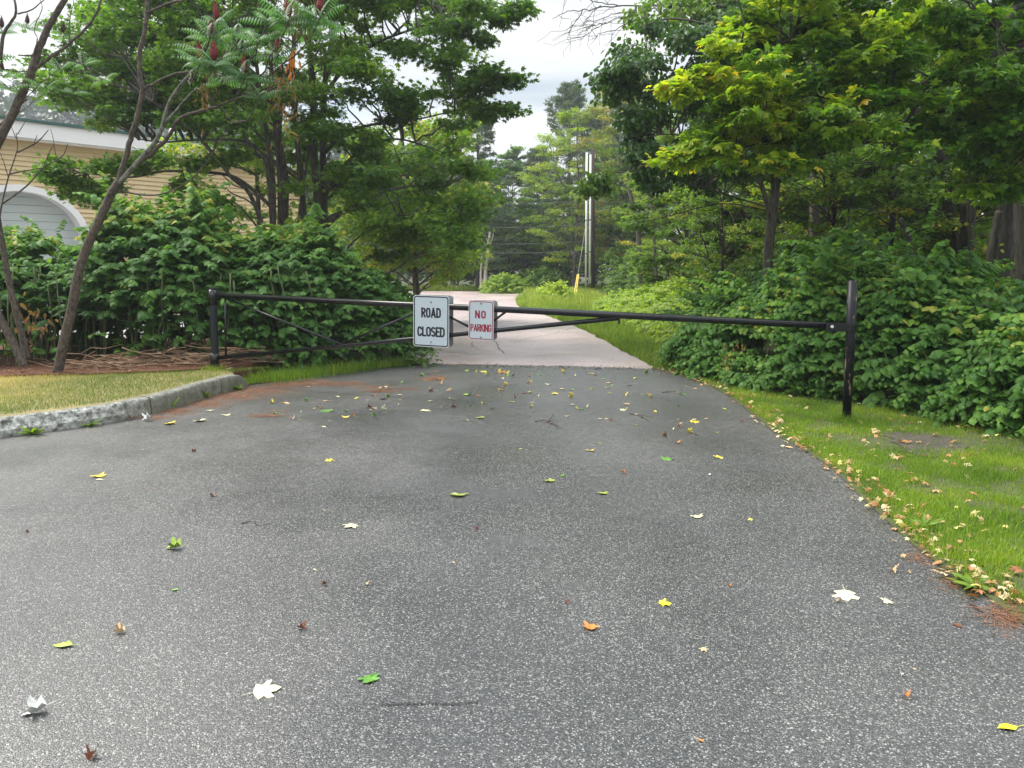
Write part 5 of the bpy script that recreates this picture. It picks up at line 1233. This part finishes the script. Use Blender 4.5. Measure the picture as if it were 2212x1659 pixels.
# dry lawn
lawnp = [(p[0], p[1]) for p in inner[:-2]] + [(-3.3, 10.5), (-3.9, 10.3), (-4.6, 10.05), (-5.4, 9.85), (-6.4, 9.6), (-8, 9.35), (-11, 9.3), (-11, 7.4)]
q = sample(lawnp, 90000, lambda q: np.clip((q[:, 0] + 9.5) / 1.5, 0, 1))
m = MB(); dry = np.clip((-4.9 - q[:, 0]) / 1.6, 0, 1)
vv = .12 + .62 * dry + .25 * (lowf(q, 3.1) - .5) + .12 * (lowf(q, 9) - .5) + rng.normal(0, .13, len(q))
blades(m, q, .17 + 0 * q[:, 0] + .02, rng.uniform(.018, .045, len(q)), .004, vv)
tag(m.build('dry_grass', M['drygrass']), 'short sun-dried grass on the kerbed lawn island', 'grass', kind='stuff')
# strip by the kerb end
q = sample(wedge, 9000); m = MB(); blades(m, q, .02 + 0 * q[:, 0], rng.uniform(.04, .12, len(q)), .005, rng.normal(.6, .25, len(q)))
q = sample([(-3.6, 10.1), (-3.0, 10.2), (-1.4, 12.3), (-1.7, 12.5), (-3.5, 10.9)], 2500); blades(m, q, .02 + 0 * q[:, 0], rng.uniform(.08, .22, len(q)), .006, rng.normal(.35, .25, len(q)), .7)
tag(m.build('grass_tufts', M['grass']), 'green grass growing where the kerb ends, under the gate', 'grass', kind='stuff')
# verge
dirtc = np.mean([d for d in dirt], 0)
def vden(q):
    d = np.hypot((q[:, 0] - dirtc[0]) / .75, (q[:, 1] - dirtc[1]) / .3)
    bare = np.clip((lowf(q, 2.3, .7) * .5 + lowf(q, 9.1, 2.) * .5 - .33) * 5, .22, 1)
    return np.clip(d - .7, .04, 1) * bare * np.clip(1.4 - (q[:, 1] - 3) / 9, .35, 1)
vp = [(p[0] + .01, p[1]) for p in right_s] + [(3.6, 1.2), (9.5, 2), (9.5, 8.5), (5.5, 8.8), (3.4, 10.2), (2.5, 12.5)]
vp = [(p[0] + .01, p[1]) for p in right_s] + [(9.5, 2.6), (9.5, 7.5), (5.2, 7.6), (4.0, 8.6), (3.2, 9.9), (2.4, 12.4)]
q = sample(vp, 200000, vden); m = MB()
vv = .5 + .5 * (lowf(q, 4.7, 1.) - .5) + rng.normal(0, .16, len(q)); hgt = rng.uniform(.015, .04, len(q)) * (1 + .9 * lowf(q, 5.3, .3))
blades(m, q, .01 + 0 * q[:, 0], hgt, .0045, vv, .7)
tag(m.build('verge_grass', M['grass']), 'patchy green grass on the right-hand verge', 'grass', kind='stuff')
# taller tufts along the asphalt edge and round the latch post
m = MB()
for _ in range(80):
    i = rng.integers(0, len(right_s) - 1); c = right_s[i] + (right_s[i + 1] - right_s[i]) * rng.random() + [abs(rng.normal(0, .16)) + .03, rng.normal(0, .05)]; n_ = 26
    blades(m, c + rng.normal(0, .03, (n_, 2)), np.full(n_, .01), rng.uniform(.03, .07, n_), .006, rng.normal(.55, .2, n_), .9)
n_ = 260; blades(m, B0[:2] + rng.normal(0, .07, (n_, 2)), np.full(n_, .01), rng.uniform(.05, .14, n_), .006, rng.normal(.35, .2, n_), .6)
n_ = 160; blades(m, A0[:2] + rng.normal(0, .08, (n_, 2)) + [.02, -.05], np.full(n_, .2), rng.uniform(.04, .1, n_), .006, rng.normal(.7, .2, n_), .6)
tag(m.build('grass_tufts', M['grass']), 'longer grass tufts along the asphalt edge and around the posts', 'grass', kind='stuff')
# tall roadside grass along the far road
q = []; prs = smooth_line(pr, 5)
for _ in range(26000):
    t_ = rng.random() ** .8; i = int(t_ * (len(prs) - 2)); c = prs[i] + (prs[i + 1] - prs[i]) * rng.random(); dist = rng.random() ** 1.4 * 1.6
    q.append(c + [dist, dist * .15])
q = np.array(q); m = MB(); dedge = np.repeat(0, len(q)); hq = rng.uniform(.05, .17, len(q)) * (1 + .7 * lowf(q, 1.4)); hq *= np.where(q[:, 1] > 24, 1.5, 1)
blades(m, q, -.02 + 0 * q[:, 0], hq, np.where(q[:, 1] > 20, .02, .011), .5 + .3 * (lowf(q, 2.2) - .5) + rng.normal(0, .2, len(q)), .7)
q = np.stack([rng.uniform(-14, 14, 9000), rng.uniform(46.3, 48, 9000)], 1); blades(m, q, -.02 + 0 * q[:, 0], rng.uniform(.15, .55, len(q)), np.full(len(q), .035), rng.normal(.6, .25, len(q)), .6)
q = np.stack([rng.uniform(.6, 4.0, 7000), rng.uniform(26, 41, 7000)], 1); q = q[q[:, 0] > .5 + (q[:, 1] - 26) * -.03]
blades(m, q, -.02 + 0 * q[:, 0], rng.uniform(.15, .6, len(q)), np.full(len(q), .025), rng.normal(.75, .2, len(q)), .5)
tag(m.build('tall_grass', M['tallgrass']), 'tall bright grass along the right side and end of the far road', 'grass', kind='stuff')

# ================================================================ NEEDLE DRIFTS, LEAF LITTER, BRUSH
def needles(pts_uv, n, spread_uv):
    q = []
    for (u, v, su_, sv, k) in pts_uv:
        uu = rng.normal(u, su_, k); vv_ = rng.normal(v, sv, k); q += [G(a, b) for a, b in zip(uu, vv_)]
    return np.array(q)
pts_u = [(560, 845, 40, 5, 1500), (500, 858, 35, 5, 1300), (440, 874, 30, 5, 1000), (380, 890, 25, 4, 700), (330, 903, 25, 3, 350), (620, 832, 30, 4, 900), (668, 826, 22, 4, 500), (700, 832, 45, 2, 500), (745, 829, 25, 2, 400),
         (820, 846, 18, 2, 420), (800, 838, 30, 2, 250), (942, 818, 14, 3, 420), (925, 821, 16, 1.5, 150), (575, 900, 20, 1.6, 260), (880, 842, 14, 1, 110), (600, 889, 14, 1, 60), (2190, 1330, 30, 18, 420), (2070, 1262, 22, 10, 120), (1990, 1205, 16, 8, 80)]
q = needles(pts_u, 0, 0); n_ = len(q)
kd = np.min(np.hypot(q[:, 0][:, None] - kerb_line[None, ::3, 0], q[:, 1][:, None] - kerb_line[None, ::3, 1]), axis=1); q = q[(kd > .02)]; n_ = len(q)
a = rng.uniform(0, 6.28, n_); dr = np.stack([np.cos(a), np.sin(a), rng.normal(0, .12, n_)], 1); q[:, 2] = rng.uniform(.007, .02, n_)
m = MB(); leaves(m, q, dr, np.tile([0, 0, 1.], (n_, 1)), rng.uniform(.05, .10, n_), T_RH, rng.uniform(0, 1, n_), .06)
tag(m.build('pine_needle_drift', M['needle']), 'rust-red fallen pine needles drifted along the kerb and asphalt edges', 'pine needles', kind='stuff')
q = sample([(-16, 9.3), (-8, 9.25), (-6.4, 9.55), (-5.4, 9.75), (-4.6, 10.0), (-3.9, 10.3), (-3.5, 10.8), (-8, 10.5), (-16, 10.2)], 5000)
m = MB(); n_ = len(q); a = rng.uniform(0, 6.28, n_); leaves(m, np.c_[q, rng.uniform(.22, .26, n_)], np.stack([np.cos(a), np.sin(a), rng.normal(0, .3, n_)], 1), rng.normal(0, .3, (n_, 3)) + [0, 0, 1], rng.uniform(.02, .06, n_), T_RH, rng.uniform(0, .7, n_), .5)
tag(m.build('mulch_chips', M['needle']), 'reddish wood chips and needles at the foot of the left thicket', 'mulch', kind='stuff')
gu = rng.uniform(925, 1430, 1500); gv = 788 + (gu - 930) * .022 + rng.normal(0, 2.2, 1500); q = np.array([G(a, b_) for a, b_ in zip(gu, gv)]); q[:, 2] = .012
a = rng.uniform(0, 6.28, 1500); m = MB(); leaves(m, q, np.stack([np.cos(a), np.sin(a), 0 * a], 1), rng.normal(0, .4, (1500, 3)) + [0, 0, 1], rng.uniform(.008, .035, 1500), T_RH, rng.uniform(0, 1, 1500), .8)
tag(m.build('grit', leafmat('grit_mat', [(0, (.03, .025, .02)), (.6, (.12, .09, .06)), (1, (.3, .24, .15))], trans=0)), 'dark grit and crumbs gathered along the pavement seam', 'grit', kind='stuff')
# leaf litter along the right asphalt edge and over the verge
m = MB(); q = []
for _ in range(400):
    t_ = rng.random() ** .85 * .86; i = int(t_ * (len(right_s) - 2)); c = right_s[i] + (right_s[i + 1] - right_s[i]) * rng.random(); off = rng.normal(.05, .09); q.append([c[0] + off, c[1] + off * .2])
q = np.array(q); q2 = sample(vp, 460, lambda q: np.clip(1.2 - (q[:, 0] - 2.0) / 5, .3, 1)); q = np.vstack([q, q2]); n_ = len(q); a = rng.uniform(0, 6.28, n_)
sz = rng.uniform(.02, .055, n_); sz[400:] *= 1.3
leaves(m, np.c_[q, rng.uniform(.02, .05, n_)], np.stack([np.cos(a), np.sin(a), rng.normal(0, .3, n_)], 1), rng.normal(0, .45, (n_, 3)) + [0, 0, 1], sz, T_MAPLO, rng.uniform(.1, .95, n_))
tag(m.build('leaf_litter', M['litter']), 'small dry fallen leaves strewn along the right asphalt edge and grass', 'leaf litter', kind='stuff')
# brush pile of dead canes
m = MB(); pl = [P(-20, 780, 9.7), P(100, 785, 9.9), P(250, 785, 10.1), P(400, 785, 10.3), P(480, 785, 10.6), P(600, 785, 11.0)]; pl = np.array(pl)
for k in range(230):
    f_ = rng.uniform(1.2, 4.7) if k < 200 else rng.uniform(0, 5); i = int(f_); c = pl[i] + (pl[min(i + 1, 5)] - pl[i]) * (f_ - i); c = np.array([c[0], c[1] + rng.uniform(0, .7), 0]); hz = .23 + abs(rng.normal(0, .085)) * (1 if 1.5 < f_ < 4.6 else .5)
    a = rng.normal(0, .5) + (math.pi if rng.random() < .5 else 0); L = rng.uniform(.3, 1.1); d = np.array([math.cos(a), math.sin(a) * .5, rng.normal(0, .14)]) * L / 2
    c[2] = max(hz, .215 + abs(d[2])); p = wob(c - d, c + d, 5, .03, .02); r0 = rng.uniform(.003, .011); m.tube(p, np.linspace(r0, r0 * .5, 5), 5, a=rng.random())
tag(m.build('brush_pile', M['stalk'], None, True, (pl[3][0], pl[3][1], .2)), 'low heap of dead brown canes at the foot of the left thicket', 'brush pile')

# ================================================================ WEEDS AT THE KERB
def weed(label, u, v, n, L, w_, up, mat='grass', z=0.0):
    g = G(u, v, z); m = MB(); a = rng.uniform(0, 6.28, n); d = np.stack([np.cos(a), np.sin(a), rng.uniform(up * .5, up * 1.5, n)], 1)
    leaves(m, np.tile(g, (n, 1)) + [0, 0, .005], d, rng.normal(0, .3, (n, 3)) + [0, 0, 1], rng.uniform(.6, 1.1, n) * L * 1.5, T_OVAL, rng.uniform(.15, .7, n), w_)
    tag(m.build('weed', M[mat], None, False, g), label, 'weed')
weed('dandelion-like weed at the kerb foot, nearest the left edge', 72, 938, 16, .13, .5, .6)
weed('low dandelion-like weed at the kerb foot, second from the left edge', 192, 921, 15, .11, .5, .45)
weed('sprig of weed against the stained middle of the kerb', 243, 912, 9, .07, .6, 1.0)
weed('small leafy weed at a kerb joint beside the dry leaf heap', 300, 899, 10, .08, .6, .9)
weed('upright weed with two lobed leaves against the kerb', 368, 884, 10, .11, .7, 2.)
weed('thin weed growing up the clean kerb face', 447, 861, 12, .09, .5, 1.6)
weed('bright broad-leaved weed at the rounded kerb end', 511, 843, 12, .09, 1.1, .8)
weed('low weed with jagged leaves on the verge edge, lower right', 1995, 1140, 14, .09, .5, .5, z=.01)
weed('flat plantain weed on the verge edge above the bark strip', 2105, 1268, 12, .08, 1.0, .4, z=.01)

# ================================================================ FALLEN LEAVES (individual)
def leaf_mesh(shape, curl, matname):
    if shape == 'maple': tv, tt = maple_t()
    elif shape == 'oval': tv, tt = oval_t(.26)
    else:
        tv, tt = maple_t()
    tv = tv.copy(); n = len(tv)
    tv[:, 1] -= .5; r2_ = tv[:, 0] ** 2; tv[:, 2] = tv[:, 2] * .4 + curl * (r2_ * 1.6 + .35 * tv[:, 1] ** 2 * (1 if shape != 'oval' else .4)) + rng.normal(0, .03, n)
    if shape == 'crumple': tv[:, 2] += np.abs(tv[:, 0]) * rng.uniform(.3, .8) + .25 * np.sin(tv[:, 1] * 5 + rng.uniform(0, 6)) * .3; tv[:, 0] *= .62; tv[:, 1] *= .85
    tv[:, 2] -= tv[:, 2].min()
    m = MB(); m.add(tv, t=tt)
    b_ = int(np.argmin(tv[:, 1])); base = tv[b_]; tip = base + np.array([.06, -.42, .02]); m.add([base + [-.012, 0, 0], base + [.012, 0, 0], tip + [.008, 0, 0], tip + [-.008, 0, 0]], q=[[0, 1, 2, 3]])
    return m
COLS = {'white': (.60, .61, .58), 'cream': (.62, .58, .36), 'yellow': (.62, .50, .07), 'lime': (.32, .45, .06), 'green': (.10, .26, .03), 'tan': (.58, .40, .22), 'brown': (.16, .055, .025), 'orange': (.55, .20, .04), 'olive': (.28, .33, .06), 'red': (.16, .02, .02), 'bright': (.72, .68, .03)}
lmats = {}
for k_, c_ in COLS.items():
    mm_, t, b = newmat('fallen_leaf_' + k_); n_ = noise(t, 60, 4, geopos(t)); r_ = ramp(t, [(.3, tuple(x * .72 for x in c_)), (.7, tuple(min(1, x * 1.08) for x in c_))]); t.links.new(n_.outputs['Fac'], r_.inputs[0]); t.links.new(r_.outputs[0], b.inputs['Base Color']); b.inputs['Roughness'].default_value = .45; lmats[k_] = mm_
lcache = {}
def fallen(u, v, wpx, shape, col, label, group=None, rz=None, tilt=0.0):
    g = G(u, v); dist = math.hypot(g[0], g[1], CH); size = wpx * dist / F * .92
    key = (shape, col, int(rng.integers(0, 3)))
    if key not in lcache:
        mb = leaf_mesh(shape, rng.uniform(.05, .4) if shape != 'crumple' else rng.uniform(.4, .9), col); o = mb.build('fallen_leaf', lmats[col]); lcache[key] = o
    else:
        o = lcache[key].copy(); COL.objects.link(o)
    o.location = (g[0], g[1], .006); o.scale = (size,) * 3; o.rotation_euler = (rng.normal(0, .08) + tilt, rng.normal(0, .08), rng.uniform(0, 6.28) if rz is None else rz)
    tag(o, label, 'leaf', group); return o
FL = [(75, 1543, 50, 'crumple', 'white', 'silvery white curled leaf near the lower left corner'), (577, 1495, 56, 'maple', 'cream', 'large pale cream maple leaf, lowest big leaf left of centre'),
 (798, 1469, 40, 'maple', 'green', 'green maple leaf right of the large cream one'), (136, 1397, 46, 'oval', 'lime', 'pale yellow-green oval leaf near the left edge'), (257, 1370, 26, 'crumple', 'tan', 'curled tan leaf above and right of the pale oval leaf'),
 (654, 1362, 26, 'crumple', 'brown', 'dark brown curled leaf above the large cream maple leaf'), (1276, 1357, 34, 'maple', 'orange', 'orange-brown maple leaf right of the lower centre'), (1437, 1306, 28, 'maple', 'bright', 'bright yellow maple leaf right of the orange-brown one'),
 (1225, 1305, 15, 'crumple', 'red', 'tiny dark red leaf above left of the orange-brown one'), (1826, 1291, 44, 'maple', 'cream', 'wide pale cream maple leaf on the right side of the asphalt'), (1808, 1302, 14, 'crumple', 'tan', 'small tan scrap touching the wide cream leaf'), (1916, 1303, 22, 'maple', 'cream', 'smaller cream leaf right of the wide cream one'),
 (1930, 1237, 24, 'crumple', 'tan', 'curled tan leaf above the two cream leaves on the right'), (1962, 1240, 10, 'crumple', 'tan', 'tan crumb beside the curled tan leaf on the right'), (378, 1277, 18, 'oval', 'green', 'small bright green leaf, alone in the left half'), (375, 1187, 38, 'crumple', 'lime', 'pale green curled leaf in the left half, casting a dark edge'),
 (699, 1266, 16, 'crumple', 'brown', 'small brown leaf beside a tan one left of centre'), (792, 1266, 15, 'crumple', 'tan', 'small tan leaf right of the small brown one'), (680, 1233, 12, 'oval', 'cream', 'tiny cream leaf above the small brown one'), (757, 1139, 34, 'maple', 'cream', 'cream maple leaf left of centre, halfway down the asphalt'),
 (1030, 1146, 12, 'crumple', 'red', 'tiny dark red leaf near the centre line, halfway down'), (991, 1071, 38, 'maple', 'olive', 'yellow-green maple leaf just left of centre'), (700, 1104, 10, 'oval', 'tan', 'tiny tan leaf above the cream maple leaf left of centre'), (980, 1217, 10, 'oval', 'tan', 'tiny tan leaf below the yellow-green maple leaf'), (1506, 1118, 24, 'maple', 'cream', 'pale cream leaf right of centre, halfway down'),
 (1620, 1125, 11, 'maple', 'yellow', 'tiny yellow leaf right of the pale cream one'), (1302, 1067, 24, 'maple', 'olive', 'thin yellow-green leaf right of the wet glare'), (1186, 1040, 26, 'maple', 'olive', 'yellow and green leaf in the wet glare'), (1215, 1029, 18, 'oval', 'green', 'green leaf just behind the yellow and green one in the glare'), (1347, 1024, 12, 'crumple', 'orange', 'small orange leaf behind the thin yellow-green one'),
 (1553, 989, 22, 'maple', 'yellow', 'yellow leaf right of the green maple leaf'), (1441, 993, 26, 'maple', 'green', 'green maple leaf right of centre beyond the glare'), (1533, 1027, 13, 'oval', 'white', 'small white leaf in front of the yellow one right of centre'), (712, 996, 20, 'maple', 'yellow', 'orange-yellow leaf left of centre'), (213, 1030, 26, 'maple', 'yellow', 'yellow leaf in the upper left of the asphalt'), (215, 1038, 16, 'oval', 'cream', 'cream scrap tucked in front of the yellow leaf at upper left'),
 (332, 1057, 8, 'oval', 'orange', 'tiny orange scrap in the upper left of the asphalt'), (459, 1073, 16, 'crumple', 'brown', 'brown curled leaf in the left half, near the yellow one'), (418, 977, 14, 'crumple', 'brown', 'red-brown curled leaf in front of the kerb'), (308, 973, 12, 'oval', 'tan', 'small tan leaf in front of the kerb'), (369, 917, 24, 'maple', 'yellow', 'yellow leaf lying close to the kerb'), (431, 911, 24, 'maple', 'cream', 'cream leaf right of the yellow one by the kerb'),
 (318, 910, 26, 'crumple', 'white', 'white curled leaf in the dry heap against the kerb'), (285, 908, 20, 'crumple', 'brown', 'brown leaf in the dry heap against the kerb'), (455, 888, 18, 'maple', 'cream', 'cream leaf on the red needles by the kerb'), (489, 898, 16, 'maple', 'cream', 'cream leaf just clear of the red needles'), (262, 903, 16, 'crumple', 'cream', 'pale leaf at the left end of the dry heap'), (400, 932, 12, 'oval', 'green', 'small dark green leaf below the two leaves by the kerb'),
 (1275, 975, 18, 'maple', 'yellow', 'yellow leaf beyond the glare, just right of centre'), (1295, 959, 16, 'oval', 'olive', 'yellow-green leaf behind that, just right of centre'), (1465, 960, 16, 'crumple', 'orange', 'small orange leaf beyond the green maple leaf'), (1436, 944, 14, 'crumple', 'brown', 'brown leaf behind the small orange one'), (1500, 913, 20, 'maple', 'yellow', 'yellow leaf right of centre with a pale one behind it'), (1500, 908, 18, 'oval', 'cream', 'pale leaf right behind the yellow one right of centre'),
 (2176, 1575, 44, 'oval', 'bright', 'bright yellow oval leaf in the lower right corner'), (1958, 1508, 22, 'crumple', 'orange', 'orange curled leaf in the lower right'), (1949, 1461, 14, 'crumple', 'white', 'small white leaf above the orange one in the lower right'), (1975, 1448, 9, 'oval', 'tan', 'tan crumb above the small white leaf in the lower right'), (1519, 1407, 16, 'maple', 'tan', 'small tan leaf right of the orange-brown maple leaf'), (1514, 1603, 16, 'oval', 'orange', 'narrow orange leaf at the bottom, right of centre'),
 (200, 1638, 30, 'crumple', 'brown', 'long brown leaf at the bottom left'), (2068, 1354, 22, 'oval', 'brown', 'reddish brown leaf near the right asphalt edge'), (1577, 1268, 9, 'crumple', 'orange', 'tiny orange crumb right of the bright yellow maple leaf'), (707, 889, 26, 'maple', 'green', 'green leaf beyond the kerb end, on the left'), (747, 902, 16, 'maple', 'yellow', 'yellow leaf below the green one on the left'), (770, 901, 12, 'oval', 'lime', 'pale green leaf beside that yellow one'),
 (1705, 968, 16, 'maple', 'tan', 'tan leaf close to the right asphalt edge'), (1690, 965, 18, 'oval', 'cream', 'cream leaf touching the right asphalt edge'), (60, 1151, 8, 'crumple', 'red', 'tiny dark red leaf near the left edge'), (1124, 971, 14, 'oval', 'olive', 'small yellow-green leaf in the centre beyond the glare'), (920, 888, 22, 'maple', 'cream', 'cream leaf below the left road sign'), (1036, 904, 20, 'maple', 'olive', 'olive leaf below the small red-lettered sign'), (1010, 909, 12, 'oval', 'cream', 'cream scrap left of that olive leaf'), (980, 882, 14, 'crumple', 'brown', 'brown leaf between the two signs, on the asphalt'), (1063, 884, 15, 'oval', 'green', 'green leaf below the small red-lettered sign')]
for f_ in FL: fallen(*f_)
grp = 'small fallen leaves scattered on the asphalt near the gate'
zone = [(720, 815), (1000, 800), (1420, 806), (1560, 860), (1700, 990), (1500, 945), (1100, 880), (700, 925), (560, 910), (600, 850)]
cnt = 0; LBS = set()
while cnt < 150:
    u, v = rng.uniform(560, 1700), 800 + 145 * rng.random() ** 1.25
    if not inpoly(u, v, zone): continue
    c_ = ['yellow', 'cream', 'tan', 'green', 'brown', 'lime', 'orange'][rng.choice(7, p=[.26, .22, .14, .1, .12, .1, .06])]
    sh_ = ['maple', 'crumple', 'oval'][rng.integers(0, 3)]
    cr = [(600, 'by the kerb end'), (680, 'right of the kerb end'), (760, 'on the left needle streaks'), (840, 'below the left brace'), (910, 'just left of the larger sign'), (975, 'below the larger sign'), (1030, 'between the two signs'), (1090, 'below the smaller sign'), (1160, 'right of the smaller sign'), (1240, 'before the pink road'), (1320, 'below the lower beam tip'), (1400, 'right of the lower beam tip'), (1480, 'left of the right asphalt edge'), (1580, 'near the bend of the right edge'), (9999, 'by the verge left of the tall post')]
    rw = [(812, 'nearest the seam'), (830, 'behind most others'), (850, 'in the middle distance'), (880, 'towards the camera'), (9999, 'nearest the camera')]
    lb = '%s %s leaf %s, %s' % ({'maple': 'small lobed', 'crumple': 'small curled', 'oval': 'small oval'}[sh_], {'lime': 'pale green'}.get(c_, c_), next(t_ for x_, t_ in cr if u < x_), next(t_ for x_, t_ in rw if v < x_))
    if lb in LBS: continue
    LBS.add(lb); fallen(u, v, rng.uniform(7, 17), sh_, c_, lb, grp); cnt += 1
# twigs
def twig(u, v, segs, r, label):
    g = G(u, v); m = MB()
    for s_ in segs:
        pts = [G(u + a, v + b) + np.array([0, 0, .008 + c]) for a, b, c in s_]; m.tube(pts, np.linspace(r, r * .5, len(pts)), 5)
    tag(m.build('twig', M['twig'], None, False, g), label, 'twig')
twig(1180, 912, [[(-25, 0, 0), (-5, -1, .01), (15, 1, .0)], [(5, 0, 0), (12, -6, .02), (16, -12, .03)], [(0, 1, 0), (20, 6, .0)]], .005, 'dark forked twig on the asphalt under the gate')
twig(1200, 921, [[(-12, -4, 0), (4, 2, .01), (14, 6, 0)], [(0, 0, 0), (6, 8, 0)]], .004, 'reddish twig just in front of the forked one')
twig(1385, 903, [[(-25, -8, 0), (0, -2, .01), (25, 0, 0)], [(0, -2, 0), (18, 8, 0)]], .004, 'thin twig right of centre below the gate')
twig(1455, 849, [[(-25, 0, 0), (0, -1, .01), (22, 1, 0)]], .004, 'straight dark twig near the right end of the seam')
twig(2108, 1317, [[(-12, -9, 0), (0, 0, .005), (14, 9, 0)]], .006, 'pale broken stick near the lower right verge')
twig(532, 1131, [[(-10, 3, 0), (10, -2, .002)]], .003, 'short twig on the left half of the asphalt')
twig(855, 843, [[(-40, 2, 0), (-10, 0, .01), (30, -3, 0)]], .004, 'long twig among the needles left of the signs')

# ================================================================ AIR
hz = MB(); hz.box((0, 90, 19), (420, 240, 42.)); hm = bpy.data.materials.new('haze'); hm.use_nodes = True; t = hm.node_tree; t.nodes.clear()
o_ = t.nodes.new('ShaderNodeOutputMaterial'); pv = t.nodes.new('ShaderNodeVolumePrincipled'); pv.inputs['Color'].default_value = (.88, .93, 1, 1); pv.inputs['Density'].default_value = .0011
pv.inputs['Anisotropy'].default_value = .3
t.links.new(pv.outputs[0], o_.inputs['Volume']); tag(hz.build('haze', hm), 'thin pale air haze', 'haze', kind='stuff')
